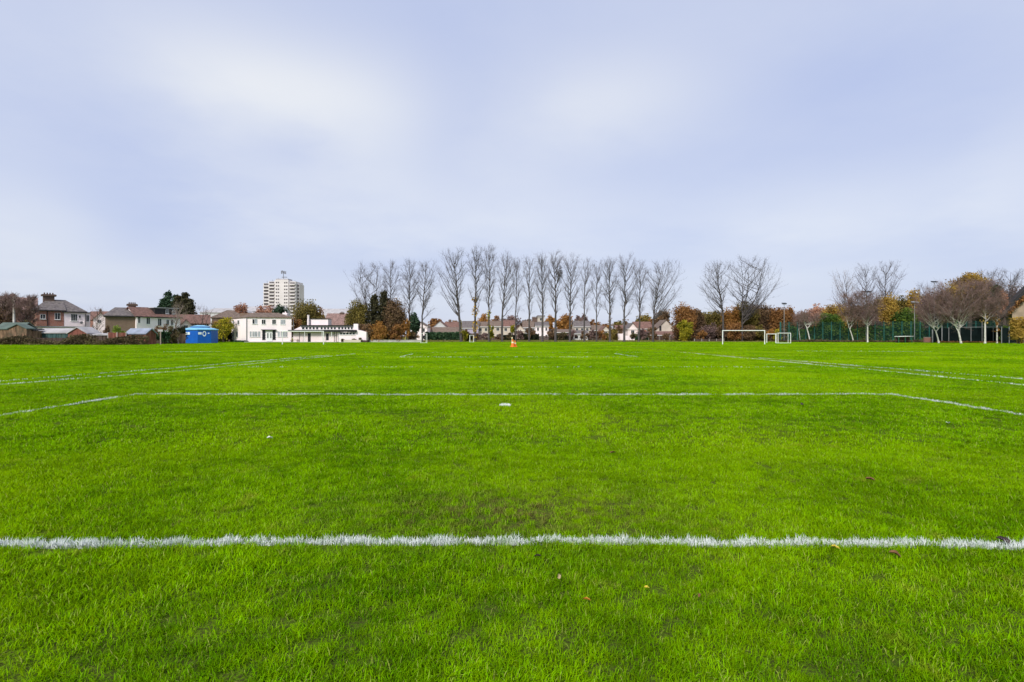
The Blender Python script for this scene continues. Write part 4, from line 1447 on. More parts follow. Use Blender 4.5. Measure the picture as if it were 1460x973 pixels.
for px_ in (429.6, 437, 461.6, 475, 478.8, 481.9):
    MB().box(cx_(px_) - .05, cx_(px_) + .05, CD - 1.15, CD - 1.05, 0, PZ(473.5, CD) - .002).build('post', M_DARKTRIM if px_ in (429.6, 478.8, 481.9) else M_FRAME, cb)
MB().box(cx_(413), cx_(483), CD - 1.6, CD - .02, 0, .12).build('terrace', M_CONC, cb)
MB().box(cx_(494), cx_(518), CD - 2.2, CD - 1.9, 0, .62).build('planter_wall', M_CREAM, cb)
MB().box(cx_(518.5), cx_(527), CD - 1.6, CD - .9, 0, .5).build('steps', M_DARKWOOD, cb)
bush('small dry shrub left in the clubhouse planter', 489, 124.8, 482.5, 4, 'bramble', seed=31)
bush('low shrub behind the cream planter wall', 505, 124.9, 482.6, 4, 'bramble', seed=32)
bush('rounded shrub at the right end of the cream planter wall', 513.5, 124.8, 482, 3, 'bramble', seed=33)
pb = thing('picnic_bench', 'wooden picnic bench in the gap between white building and clubhouse', 'bench', (PX(420.5, 124.3), 124.3, 0))
MB().box(-.9, .9, -.35, .35, .70, .76).build('tabletop', M_WOOD, pb)
for s in (-1, 1):
    MB().box(-.9, .9, s * .65 - .13, s * .65 + .13, .42, .47).build('seat', M_WOOD, pb)
    MB().box(s * .7 - .05, s * .7 + .05, -.8, .8, .34, .42).box(s * .7 - .05, s * .7 + .05, -.45, -.35, 0, .34).box(s * .7 - .05, s * .7 + .05, .35, .45, 0, .34).box(s * .7 - .05, s * .7 + .05, -.06, .06, .42, .70).build('leg', M_WOOD, pb)
lw = thing('low_wall', 'long low pale wall along the path right of the clubhouse', 'wall', (PX(527, 127), 127, 0))
MB().box(0, PX(600, 127) - PX(527, 127), 0, .25, 0, .5).build('masonry', M_CONC, lw)
MB().box(-.04, PX(600, 127) - PX(527, 127) + .04, -.05, .30, .502, .58).build('coping', M_ROOFPALE, lw)

# ------------------------------------------------------------------ tower block
TD = 450.0
tw = thing('tower_block', 'pale concrete tower block with balconies and a rooftop mast, far behind the white building', 'tower block', (PX(398.5, TD), TD, 0))


def tx(p): return wpx(398.5, p, TD)


MB().box(tx(383), tx(421.3), 0, 16, 0, PZ(401.5, TD)).build('wall', M_TOWER, tw)
MB().box(tx(392.5), tx(412), -1.2, 15, 0, PZ(399.5, TD)).build('stair_core', M_TOWER, tw)
MB().box(tx(373.6), tx(383) - .01, 2.5, 14, 0, PZ(403.5, TD)).build('side_wing', M_TOWER, tw)
MB().box(tx(421.3) + .01, tx(424.3), 3.5, 14, 0, PZ(405, TD)).build('side_wing', M_TOWER, tw)
MB().box(tx(392), tx(409), 2, 11, PZ(399.5, TD) + .01, PZ(397.2, TD)).build('plant_room', M_ROOFPALE, tw)
bal = MB().box(-1, 1, -.9, 0, 0, 1.0).mesh('balcony', M_TOWER)
FLH = 2.85
ztop = PZ(402.2, TD)


def tw_band(pa, pb_, y, ztop_, n, h_=1.35):
    me = MB().box(tx(pa), tx(pb_), -.08, .02, 0, h_).mesh('window', M_TOWERDARK)
    for i in range(n):
        inst('window', me, tw, (0, y - .002, ztop_ - h_ - i * FLH))


def tw_pair(pa, pb_, y, ztop_, n):
    w_ = tx(pb_) - tx(pa)
    me = MB().box(-w_ * .2, w_ * .2, -.08, .02, 0, 1.2).mesh('window', M_TOWERDARK)
    for i in range(n):
        for s in (-1, 1):
            inst('window', me, tw, ((tx(pa) + tx(pb_)) / 2 + s * w_ * .28, y - .002, ztop_ - 1.2 - i * FLH))


def tw_balc(pa, pb_, y, ztop_, n, h_):
    me = MB().box(tx(pa), tx(pb_), -1.1, -.003, 0, 1.0).mesh('balcony', M_TOWER)
    for i in range(n):
        inst('balcony', me, tw, (0, y, ztop_ - h_ - 1.05 - i * FLH))


NF = 12
tw_band(374.4, 382.2, 2.5, PZ(404, TD), NF, 1.7); tw_balc(374, 382.6, 2.5, PZ(404, TD), NF, 1.7)
tw_band(384, 391, 0, PZ(402, TD), NF, 1.5); tw_balc(383.6, 391.4, 0, PZ(402, TD), NF, 1.5)
tw_pair(394, 399, -1.2, PZ(402.3, TD), NF)
tw_pair(405.7, 410.8, -1.2, PZ(402.6, TD), NF)
tw_band(413.6, 420.4, 0, PZ(402.8, TD), NF, 1.3); tw_balc(413.2, 420.8, 0, PZ(402.8, TD), NF, 1.3)
tw_band(421.6, 424, 3.5, PZ(405.6, TD), NF, 1.7)
mm = MB().bar((tx(399.8), 6, PZ(397.2, TD)), (tx(399.8), 6, PZ(386, TD)), .3, .2)
mm.box(tx(397.5), tx(405), 5.6, 6.4, PZ(394.7, TD), PZ(394, TD))
mm.box(tx(397), tx(403.5), 5.8, 6.2, PZ(389.2, TD), PZ(388.8, TD))
mm.build('mast', M_PIPE, tw)
for px_, a_, b_ in ((397.3, 385.2, 389.5), (399, 384.8, 388), (401.3, 385.5, 389.2), (403.3, 386, 390)):
    MB().box(tx(px_) - .3, tx(px_) + .3, 5.3, 5.75, PZ(b_, TD), PZ(a_, TD)).build('antenna', M_PIPE, tw)
for px_, t_ in ((377, 399.5), (385, 398), (393, 395.5), (417, 399)):
    MB().bar((tx(px_), 5, PZ(404, TD)), (tx(px_), 5, PZ(t_, TD)), .12).build('aerial', M_PIPE, tw)

# trees around the white building and clubhouse
leafy('autumn_tree', 'yellow and green leaved tree between the blue kiosk and the white building', 'tree', 319, 128, 451, 14, 'yellow', seed=41, low=.12)
bush('orange gold bush at the foot of the brown hip roof, behind the kiosk', 309, 131, 456, 10, 'gold', seed=42)
hedge('dark hedge under the yellow tree, left of the white building', 307, 130, 330, 131, 469, 'dark', 1.0, 43, n=900)
leafy('autumn_tree', 'small orange tree rising behind the roof of the white building, left end', 'tree', 343, 160, 429.5, 9, 'pink', seed=44, low=.3)
leafy('autumn_tree', 'pinkish brown tree spreading behind the white building roof', 'tree', 378, 165, 434, 20, 'pink', seed=45, low=.35)
leafy('evergreen_tree', 'dark green round headed tree in front of the tower block', 'tree', 399, 150, 430.5, 11, 'conifer', seed=46, low=.4)
leafy('autumn_tree', 'tall green and rust tree between the white building and the clubhouse', 'tree', 436, 142, 428, 22, 'olive', seed=47, low=.12, dens=1.3)
leafy('autumn_tree', 'rusty gold tree at the right shoulder of the tall green one, over the clubhouse', 'tree', 453, 146, 436, 12, 'orange', seed=48, low=.12)
bush('russet bush behind the gap between the white building and the clubhouse', 422, 134, 449, 9, 'rust', seed=49)

# conifer clump right of the clubhouse
leafy('autumn_tree', 'olive brown tree at the left of the clump beside the clubhouse', 'tree', 510, 131, 428, 18, 'olive', seed=51, low=.05, dens=1.6, clr=.34)
conifer('dark ragged conifer in the middle of the clump beside the clubhouse', 541, 131, 416.5, 21, 'duskfir', seed=52, peaks=((-.35, .93), (.3, 1.0)), fat=.95)
leafy('autumn_tree', 'rust brown tree at the right of the clump beside the clubhouse', 'tree', 562, 130, 424, 17, 'brown', seed=53, low=.05, dens=1.7, clr=.34)
bush('orange bush at the front of the clump, under the dark conifer', 541, 127.8, 456, 14, 'orange', seed=54)
bush('dark olive bush at the left foot of the clump', 520, 128.5, 459, 16, 'brown', seed=55, dens=1.4)
bush('russet bush at the right foot of the clump', 567, 128.2, 459, 12, 'rust', seed=56, dens=1.4)
leafy('autumn_tree', 'narrow golden brown sapling just right of the clump', 'tree', 580, 129, 452, 6, 'orange', seed=57, low=.1)
bush('dark twiggy bush between the clump and the goal frame', 589, 131, 470, 9, 'brown', seed=58)

# ------------------------------------------------------------------ poplars
PD = 134.0
GP = 'bare poplars in a row along the far edge of the field'
POP = [
    (531, 377, 500, 553, 'wide spreading bare tree rising behind the left of the clump', dict(prim=34, z0f=.3, forks=2)),
    (557, 375, 543, 571, 'bare tree rising behind the right of the clump beside the clubhouse', dict(prim=20, z0f=.3)),
    (583.5, 373, 571, 597, 'slim bare poplar nearest the right side of the clump', dict()),
    (602, 373, 592, 623, 'bare poplar standing behind the small pale goal frame', dict()),
    (657.5, 356, 626, 665, 'big left-leaning bare poplar with long low side branches', dict(prim=30, lean=-.5, r=.36)),
    (677.5, 352, 666, 693, 'tall bare poplar with yellow ivy round its lower trunk', dict(r=.32)),
    (697, 352, 688, 709, 'slim tall bare poplar with a yellow green shrub at its foot', dict(r=.25)),
    (716, 361, 709, 738, 'bare poplar forking low on its right, left of the orange cones', dict(r=.3)),
    (735.5, 368, 728, 746, 'short slender bare poplar directly behind the orange cones', dict(r=.2, prim=15)),
    (754.5, 367, 746, 763, 'narrow bare poplar, first to the right of the orange cones', dict(prim=15, r=.26)),
    (773.5, 363, 763, 781, 'bare poplar in front of the white walled far house with the chimney', dict(r=.3)),
    (792, 361, 779, 804, 'stout bare poplar with a dark nest in its top', dict(r=.34, prim=24)),
    (812.5, 365, 799, 829, 'bare poplar forking wide, in front of the rust coloured far tree', dict(r=.3, prim=24)),
    (833, 370, 827, 844, 'thin single-stemmed bare poplar in front of the dark roofed far house', dict(prim=14, r=.22)),
    (850.5, 373, 842, 860, 'short thin bare poplar in front of a small rust tree', dict(prim=14, r=.2)),
    (869.5, 369, 856, 881, 'bare poplar with a bulky lower trunk, left of the white garden wall', dict(r=.3)),
    (890, 365, 877, 911, 'tall bare poplar in front of the white garden walls', dict(r=.31, prim=24)),
    (910.5, 375, 902, 923, 'bare poplar with a slanting trunk in front of the half-timbered far house', dict(r=.26, lean=.3, prim=17)),
    (931, 373, 921, 969, 'last bare poplar of the row, branches sweeping far to the right', dict(r=.3, prim=32)),
]
poptrees = []
for i, (px_, top_, xl_, xr_, lab_, kw_) in enumerate(POP):
    kw = dict(prim=24, sec=11, twg=7, r=.26, seed=100 + i, group=GP, z0f=.27)
    kw.update(kw_)
    poptrees.append(bare_tree('poplar_tree', lab_, 'tree', px_, PD + (i % 3) * .4, top_, xl_, xr_, **kw))
ivy_on(poptrees[5], 1.0, 11.5, 1.1, 420, 'ivy', .34, 1)
ivy_on(poptrees[6], 2.0, 8.0, .7, 120, 'yellow', .34, 2)
ivy_on(poptrees[4], .3, 5.5, .7, 110, 'olive', .3, 3)
ivy_on(poptrees[15], 1.0, 7.5, .6, 90, 'brown', .3, 4)
ivy_on(poptrees[2], .5, 8.5, .6, 120, 'rust', .3, 5)
# a bird's nest high in one poplar
nest = []
nr = np.random.default_rng(4)
for i in range(160):
    c_ = nr.normal(0, 1, 3) * np.array([.38, .38, .9])
    dv = nr.normal(0, 1, 3); dv /= np.linalg.norm(dv)
    nest.append((*(c_ - dv * .35), *(c_ + dv * .35), .03, .03))
V, T = tubes(nest, 4)
o = thing('nest', 'dark untidy nest of sticks high in a bare poplar', 'nest', (PX(797, PD), PD, PZ(388, PD)))
tag(inst('sticks', tri_mesh('sticks', V, T, M_BARKDARK), o), kind='stuff')
bare_tree('bare_tree', 'tall bare tree, left of the pair above the tree belt behind the right goal', 'tree', 1031, 142, 375, 1001, 1039, seed=131, prim=34, sec=11, twg=6, r=.3, z0f=.32, up=1.0)
bare_tree('bare_tree', 'broad many-stemmed bare tree, right of the pair above the tree belt', 'tree', 1058, 144, 369, 1036, 1105, seed=132, prim=52, sec=11, twg=6, r=.3, z0f=.27, forks=3, up=1.0)
bush('yellow green shrub at the foot of the slim tall poplar', 699, 136, 461, 6, 'yellow', seed=61)
bush('green yellow shrub beside the left-leaning poplar', 663, 137, 469, 5, 'yellow', seed=62)
bush('dark shrub right of the left-leaning poplar', 667, 139, 474, 6, 'dark', seed=63)
leafy('sapling', 'small pale green sapling directly behind the orange cones', 'tree', 731, 141, 461, 4, 'yellow', seed=64, low=.35)

# ------------------------------------------------------------------ far houses behind the poplars
def fh(label, px0, px1, d, base_eave, ridge, wallm, roofm, kind='gx', wins=2, ch=None, **k_):
    wd = wpx(px0, px1, d)
    e = PZ(base_eave, d)
    ws = []
    for i in range(wins):
        u_ = wd * (i + .5) / wins
        ws.append(('f', u_, e - 1.9, min(1.3, wd / wins * .5), 1.3, 1))
        ws.append(('f', u_, max(.5, e - 4.7), min(1.3, wd / wins * .5), 1.3, 1))
    chs = [(wpx(px0, ch[0], d), 4, PZ(ridge, d) - 1, PZ(ch[1], d), 1.1, .9, 2, .1)] if ch else []
    return house(label, px0, d, wd, 8, e, PZ(ridge, d), wallm, roofm, kind, wins=ws, chims=chs, fascia=M_FRAME, **k_)


fh('white house with dark windows half hidden behind the small pale goal frame', 586, 609, 190, 466, 459, M_WHITE, M_TILEBROWN, 'gy', 2)
fh('large house with pale grey gable over a long brown roof', 617, 637, 215, 467, 458, M_GREYREND, M_TILERED, 'gy', 1)
fh('long low brown roofed range in front of the pale grey gable', 615, 652, 195, 475.5, 467, M_WHITE, M_TILEBROWN, 'gx', 3)
fh('red roofed house right of the pale grey gable', 634, 656, 230, 469, 459, M_CREAM, M_TILERED, 'gx', 2, ch=(640, 456))
fh('mauve grey house left of the ivy-clad poplar', 659, 682, 220, 468, 458, M_PURPLE, M_SLATE, 'gx', 2)
fh('cream house with white bay between the ivy-clad poplar and the slim tall poplar', 681, 697, 222, 466, 459, M_CREAM, M_TILEBROWN, 'gx', 2)
fh('cream terraced house left of the low-forking poplar', 697, 714, 222, 465.5, 457.5, M_CREAM, M_TILEBROWN, 'gx', 2, ch=(706, 454))
fh('cream terraced house left of the orange cones', 717, 733, 222, 466, 457, M_CREAM, M_TILERED, 'gx', 2)
fh('pinkish roofed house with cream gable, right of the orange cones', 735, 748, 218, 471, 464, M_CREAM, M_TILEPINK, 'gy', 1)
fh('brown roofed house behind the first poplar right of the cones', 746, 764, 228, 467, 458, M_GREYREND, M_TILEBROWN, 'gx', 2, ch=(761, 452))
fh('white walled far house with a dark chimney', 764, 782, 205, 465, 459, M_WHITE, M_SLATE, 'gx', 3, ch=(764.5, 452))
fh('plain cream tall house back behind the white walled far house', 767, 776, 260, 452, 450, M_CREAM, M_SLATE, 'flat', 1)
fh('low brown garage row under the rust coloured far tree', 783, 820, 205, 474, 470, M_BRICKBROWN, M_TILEBROWN, 'gx', 3)
fh('dark roofed far house with cream wall and two chimneys', 819, 841, 215, 466, 457.5, M_CREAM, M_SLATE, 'gx', 3, ch=(829, 453))
fh('low dark roofed building below the dark roofed far house', 816, 838, 190, 476, 471.5, M_GREYREND, M_SLATE, 'gx', 2)
fh('brown house behind the short thin poplar', 840, 860, 215, 471, 464, M_BRICKBROWN, M_TILEBROWN, 'gx', 2)
fh('small cream house left of the bulky poplar trunk', 858, 869, 205, 471, 465, M_CREAM, M_TILERED, 'gy', 1)
fh('white walled house with red brown roof behind the tall poplar', 880, 898, 205, 472, 464, M_WHITE, M_TILERED, 'gx', 2)
fh('half-timbered house with dark gable boards behind the slanting poplar', 895, 909, 200, 469, 461, M_PINKWHITE, M_SLATE, 'gy', 1)
fh('red roofed house left of the cream gable', 906, 930, 215, 469, 459, M_BRICKRED, M_TILERED, 'gx', 2)
h = fh('cream gabled house at the end of the poplar row', 932, 967, 190, 473, 456.5, M_CREAM, M_TILEBROWN, 'gy', 2)
MB().box(wpx(932, 940, 190), wpx(932, 943, 190), -.05, .02, PZ(472, 190), PZ(465, 190)).build('shutter', M_DARKTRIM, h)
fh('low red tiled outbuilding in front of the cream gabled house', 927, 971, 183, 478, 473, M_BRICKRED, M_TILERED, 'gx', 3)
panel_fence('brown garden fence behind the poplars, left of the orange cones', 668, 722, 196, 480, M_DARKWOOD, M_WOOD)
panel_fence('dark garden fence behind the poplars, right of the orange cones', 736, 822, 194, 479.5, M_DARKWOOD, M_DARKWOOD)
panel_fence('grey garden fence behind the right half of the poplar row', 838, 884, 194, 480, M_DARKWOOD, M_CONC)
panel_fence('dark fence in front of the red tiled outbuilding', 925, 985, 178, 479, M_DARKWOOD, M_CONC)
hedge('clipped green hedge below the long brown roof', 606, 180, 657, 182, 473.5, 'hedge', 1.5, 71, n=2200, ragged=.12)
hedge('dark hedge under the white walled far house', 742, 188, 768, 188, 475, 'dark', 1.2, 72, n=900)
hedge('dark hedge in front of the rust coloured far tree', 783, 187, 816, 188, 474, 'dark', 1.2, 73, n=1000)
hedge('dark green hedge beside the half-timbered house', 905, 184, 928, 184, 475, 'hedge', 1.2, 74, n=900)
hedge('brown ragged hedge beside the ivy-clad poplar', 655, 186, 682, 187, 474, 'brown', 1.2, 75, n=900)
hedge('olive hedge behind the bulky poplar trunk', 858, 188, 882, 188, 475, 'olive', 1.2, 76, n=900)
hedge('dark low hedge between the two far garden fences', 715, 190, 741, 190, 477, 'dark', 1.2, 77, n=700)
gw = thing('garden_wall', 'white garden wall with uneven top at the foot of the tall poplar', 'wall', (PX(881, 178), 178, 0))
for i, (a_, b_, t_) in enumerate(((881, 889, 476), (889.3, 897, 479), (897.3, 905, 480.5))):
    MB().box(wpx(881, a_, 178), wpx(881, b_, 178), 0, .3, 0, PZ(t_, 178)).build('wall_bay', M_WHITE, gw)
FT = [
    (592, 175, 443, 9, 'conifer', 'dark green tree behind the white house by the goal frame'),
    (621, 240, 452, 13, 'rust', 'rust tree left of the pale grey gable'),
    (645, 255, 456, 14, 'brown', 'brown tree mass behind the red roofed house'),
    (690, 245, 447, 11, 'orange', 'orange tree behind the ivy-clad poplar'),
    (707, 245, 449, 10, 'rust', 'russet tree behind the cream terraced houses'),
    (728, 250, 448.5, 16, 'mauve', 'mauve brown bare tree mass behind the orange cones'),
    (751, 250, 453, 13, 'brown', 'brown tree mass behind the first poplar right of the cones'),
    (783, 235, 448, 9, 'orange', 'orange tree right of the white walled far house'),
    (805, 230, 446.5, 13, 'orange', 'rust coloured far tree, broad and bright, behind the wide-forking poplar'),
    (824, 245, 448, 5, 'mauve', 'small mauve bare tree above the dark roofed far house'),
    (833, 245, 445, 6, 'mauve', 'taller mauve bare tree behind the thin poplar'),
    (848, 228, 455, 9, 'rust', 'small rust tree behind the short thin poplar'),
    (864, 228, 459, 8, 'orange', 'small orange tree left of the bulky poplar trunk'),
    (879, 235, 456, 9, 'olive', 'olive tree between two poplars, over the white garden wall'),
    (896, 240, 453, 10, 'brown', 'brown tree behind the half-timbered house'),
    (918, 235, 447, 12, 'olive', 'olive green tree behind the red roofed house'),
    (930, 228, 455, 9, 'rust', 'reddish tree left of the cream gable'),
    (945, 225, 440.5, 14, 'brown', 'brown tree rising behind the cream gable'),
]
for i, (px_, d_, top_, hw_, sch, lab_) in enumerate(FT):
    leafy('autumn_tree' if sch != 'conifer' else 'evergreen_tree', lab_, 'tree', px_, d_, top_, hw_, sch, seed=200 + i, low=.1, dens=1.3 if sch != 'mauve' else 1.0, leafpx=1.9)
hedge('mixed brown undergrowth behind the far terraced houses', 600, 262, 990, 262, 466, 'brown', 4, 79, n=5000, ragged=.5, name='undergrowth', cat='shrubs')

FB = [
    (664, 176, 470, 8, 'brown', 'brown shrub at the foot of the mauve grey house'),
    (690, 178, 474, 8, 'mauve', 'low mauve shrub below the cream house with white bay'),
    (710, 178, 475, 9, 'brown', 'low brown shrub below the cream terraced house, left of the cones'),
    (726, 178, 474, 7, 'bramble', 'low bramble coloured shrub directly left of the pale green sapling'),
    (741, 176, 470, 8, 'mauve', 'mauve shrub behind the short slender poplar'),
    (756, 176, 467, 9, 'brown', 'tall brown shrub behind the first poplar right of the cones'),
    (786, 177, 468, 9, 'brown', 'brown shrub right of the white walled far house'),
    (800, 176, 471, 9, 'bramble', 'bramble coloured shrub in front of the low garage row'),
    (815, 176, 469, 8, 'mauve', 'mauve shrub right of the wide-forking poplar'),
    (833, 177, 472, 8, 'brown', 'brown shrub behind the thin single-stemmed poplar'),
    (844, 176, 466, 9, 'mauve', 'tall mauve shrub left of the short thin poplar'),
    (857, 177, 468, 8, 'rust', 'russet shrub right of the short thin poplar'),
    (876, 177, 465, 8, 'olive', 'olive shrub right of the bulky poplar trunk'),
    (884, 180, 461, 7, 'brown', 'brown shrub rising behind the white garden wall'),
    (902, 174, 474, 6, 'bramble', 'bramble coloured shrub in front of the half-timbered house'),
    (917, 176, 467, 9, 'mauve', 'mauve shrub in front of the red roofed house by the gable'),
    (930, 176, 462, 8, 'brown', 'brown shrub left of the cream gabled house'),
    (950, 174, 475, 8, 'brown', 'low brown shrub below the cream gable'),
    (962, 174, 473, 8, 'mauve', 'mauve shrub between the cream gable and the yellow green bush'),
]
for i, (px_, d_, top_, hw_, sch, lab_) in enumerate(FB):
    bush(lab_, px_, d_, top_, hw_, sch, seed=360 + i, dens=.75)

# ------------------------------------------------------------------ tree belt behind the right goal
BT = [
    (975, 150, 432, 15, 'rust', 'big round orange brown tree at the left end of the tree belt', 1.6),
    (992, 152, 440, 12, 'brown', 'dull brown tree right of the big round orange one', 1.5),
    (1013, 158, 440.5, 17, 'olive', 'olive tree left of the tall bare pair', 1.4),
    (1045, 150, 434, 13, 'orange', 'orange tree below the gap of the bare pair', 1.5),
    (1063, 149, 431, 15, 'olive', 'olive and rust tree directly above the right goal', 1.6),
    (1087, 151, 433, 13, 'brown', 'brown tree above the right post of the goal', 1.5),
    (1108, 150, 435, 13, 'rust', 'russet tree beside the first floodlight mast', 1.5),
    (1124, 152, 437, 11, 'rust', 'dark russet tree right of the first floodlight mast', 1.4),
    (1142, 152, 444, 10, 'mauve', 'thin mauve tree behind the slim white birch trunk', 1.2),
    (1161, 153, 434, 12, 'pink', 'salmon pink tree behind the forked white birch', 1.4),
]
for i, (px_, d_, top_, hw_, sch, lab_, de) in enumerate(BT):
    leafy('autumn_tree', lab_, 'tree', px_, d_, top_, hw_ * 1.15, sch, seed=230 + i, low=.04, dens=de * 1.15, clr=.36)
BACK = [
    (1000, 170, 441, 17, 'olive', 'tall olive tree in the back row, behind the low russet bush'),
    (1030, 170, 439, 15, 'brown', 'brown tree in the back row between the tall bare pair'),
    (1076, 170, 436, 15, 'rust', 'russet tree in the back row, above the right half of the goal'),
    (1098, 168, 437, 14, 'brown', 'brown tree in the back row, left of the first floodlight mast'),
    (1116, 168, 440, 13, 'mauve', 'mauve tree in the back row behind the first floodlight mast'),
    (1134, 168, 446, 13, 'brown', 'low brown tree in the back row above the slim white birch'),
    (1150, 166, 441, 12, 'rust', 'rust tree in the back row above the forked birch'),
    (1174, 166, 436, 14, 'orange', 'apricot tree in the back row, left of the golden yellow one'),
    (1204, 166, 434, 15, 'gold', 'gold tree in the back row, left of the leaning white birch'),
    (1224, 166, 428, 15, 'brown', 'brown tree in the back row between the two tall birches'),
    (1250, 166, 423, 15, 'olive', 'olive brown tree in the back row, right of the wide floodlight'),
    (1279, 166, 421, 14, 'gold', 'golden tree in the back row above the dugout'),
    (1322, 164, 418, 15, 'brown', 'brown tree in the back row beneath the tallest floodlight'),
    (1346, 160, 410, 15, 'mauve', 'mauve brown tree in the back row above the leaning birch'),
    (1372, 158, 399, 14, 'brown', 'brown tree in the back row, left shoulder of the yellow ochre crown'),
    (1415, 156, 402, 16, 'mauve', 'mauve twiggy tree in the back row above the straight birch'),
    (1444, 156, 404, 16, 'mauve', 'mauve twiggy tree in the back row above the gabled house'),
]
for i, (px_, d_, top_, hw_, sch, lab_) in enumerate(BACK):
    leafy('autumn_tree', lab_, 'tree', px_, d_, top_, hw_, sch, seed=330 + i, low=.04, dens=1.5, clr=.36)
BB = [
    (977, 144, 455, 12, 'yellow', 'yellow green bush in front of the big round orange tree'),
    (1001, 144, 469, 9, 'rust', 'low russet bush left of the right goal'),
    (1012, 146, 461, 13, 'mauve', 'mauve brown thicket under the olive tree'),
    (1028, 145, 463, 10, 'brown', 'brown thicket behind the left post of the right goal'),
    (1047, 144, 458, 12, 'rust', 'russet thicket seen through the right goal, left half'),
    (1066, 144, 461, 12, 'brown', 'brown thicket seen through the right goal, centre'),
    (1084, 145, 463, 11, 'olive', 'olive thicket seen through the right goal, right half'),
    (1099, 143, 465, 6, 'orange', 'bright orange bush behind the small goal'),
    (1108, 143, 470, 7, 'yellow', 'yellow bush just left of the green court fence'),
]
for i, (px_, d_, top_, hw_, sch, lab_) in enumerate(BB):
    bush(lab_, px_, d_, top_, hw_, sch, seed=250 + i, dens=1.4)
hedge('dark undergrowth along the foot of the tree belt', 962, 150, 1120, 148, 468, 'brown', 2.5, 80, n=5200, ragged=.3, name='undergrowth', cat='shrubs')
panel_fence('low grey post fence at the foot of the tree belt', 990, 1032, 141, 483.5, M_DARKWOOD, M_CONC)

# ------------------------------------------------------------------ court fence
FH = 5.0
fx0, fd0, fx1, fd1 = PX(1113, 134), 134.0, PX(1446, 124), 124.0
FL = math.hypot(fx1 - fx0, fd1 - fd0)
FA = math.atan2(fd1 - fd0, fx1 - fx0)


def court_fence(label, loc, ang, L, H, pw=1.95):
    root = thing('court_fence', label, 'fence', loc, ang)
    n_ = max(1, round(L / pw))
    p_ = L / n_
    mb = MB()
    nv = 15
    for i in range(nv):
        x = .05 + (p_ - .1) * (i + .5) / nv
        mb.box(x - .012, x + .012, -.006, .006, .1, H)
    for i in range(11):
        z = .1 + (H - .12) * i / 10
        mb.box(.05, p_ - .05, .008, .02, z, z + .025)
    me = mb.mesh('mesh_panel', M_FENCEGREEN)
    pm = MB().box(-.07, .07, -.07, .07, 0, H + .12).mesh('post', M_FENCEPOST)
    for i in range(n_):
        inst('mesh_panel', me, root, (i * p_, 0, 0))
    for i in range(n_ + 1):
        inst('post', pm, root, (i * p_, 0, 0))
    return root


court_fence('tall green mesh fence running along the near side of the ball court', (fx0, fd0, 0), FA, FL, FH)
court_fence('tall green mesh fence at the left end of the ball court, seen end on', (fx0, fd0 + .3, 0), R(62), 24, FH)
court_fence('tall green mesh fence along the back of the ball court', (PX(1120, 156), 156, 0), -.04, 60, FH)
sf = thing('screen_fence', 'dark netting screen on grey posts with a pale top rail', 'fence', (PX(1337, 121), 121, 0), -.02)
SL = PX(1442, 119) - PX(1337, 121)
for i in range(6):
    MB().box(SL * i / 6 + .07, SL * (i + 1) / 6 - .07, .02, .05, .15, PZ(468, 120)).build('netting', M_SCREEN, sf)
for i in range(7):
    MB().bar((SL * i / 6, 0, 0), (SL * i / 6, 0, PZ(458 if i in (2, 4) else 467, 120)), .06).build('post', M_POSTGREY, sf)
MB().bar((SL * .35, -.07, PZ(466.8, 120)), (SL, -.07, PZ(466.2, 120)), .05).build('rail', M_POSTGREY, sf)
gt = thing('gate', 'dark gate leaf with grey blue post beside the brick footing, left of the leaning birch', 'gate', (PX(1329, 120), 120, 0))
MB().box(0, .16, -.08, .08, 0, PZ(470, 120)).build('post', M_POSTGREY, gt)
MB().box(.2, wpx(1329, 1338, 120), -.03, .03, .1, PZ(470, 120)).build('leaf', M_SCREEN, gt)
fw = thing('brick_footing', 'low red brick wall left of the dark gate', 'wall', (PX(1318, 121), 121, 0))
MB().box(0, wpx(1318, 1328, 121), 0, .3, 0, PZ(481.5, 121)).build('brickwork', M_BRICKRED, fw)
MB().box(-.03, wpx(1318, 1328, 121) + .03, -.04, .34, PZ(481.5, 121) + .003, PZ(481.5, 121) + .08).build('coping', M_CONC, fw)
# dugout
dg = thing('dugout', 'low team dugout with white slab roof in front of the court fence', 'dugout', (PX(1281, 117), 117, 0))
dw = wpx(1281, 1301, 117)
MB().add([(-.1, -.2, 1.32), (dw + .1, -.2, 1.38), (dw + .1, 1.1, 1.38), (-.1, 1.1, 1.32), (-.1, -.2, 1.46), (dw + .1, -.2, 1.52), (dw + .1, 1.1, 1.52), (-.1, 1.1, 1.46)],
         [(0, 3, 2, 1), (4, 5, 6, 7), (0, 1, 5, 4), (1, 2, 6, 5), (2, 3, 7, 6), (3, 0, 4, 7)]).build('roof', M_GOAL, dg)
MB().box(.0, dw, .9, 1.0, 0, 1.3).build('back', M_DARKWOOD, dg)
MB().box(.1, dw - .1, .4, .8, .38, .45).build('seat', M_WOOD, dg)
for s in (.1, dw / 2, dw - .1):
    MB().box(s - .05, s + .05, 0, .1, 0, 1.31).build('post', M_GREENWOOD, dg)
hedge('brown leaf litter and low weeds along the foot of the court fence', 1113, 132, 1335, 124, 484, 'bramble', 1.2, 81, n=2400, ragged=.7, name='weed_strip', cat='weeds')
hedge('rusty weeds under the birches at the right', 1338, 119, 1445, 117, 487, 'rust', 1.4, 82, n=1300, ragged=.7, name='weed_strip', cat='weeds')

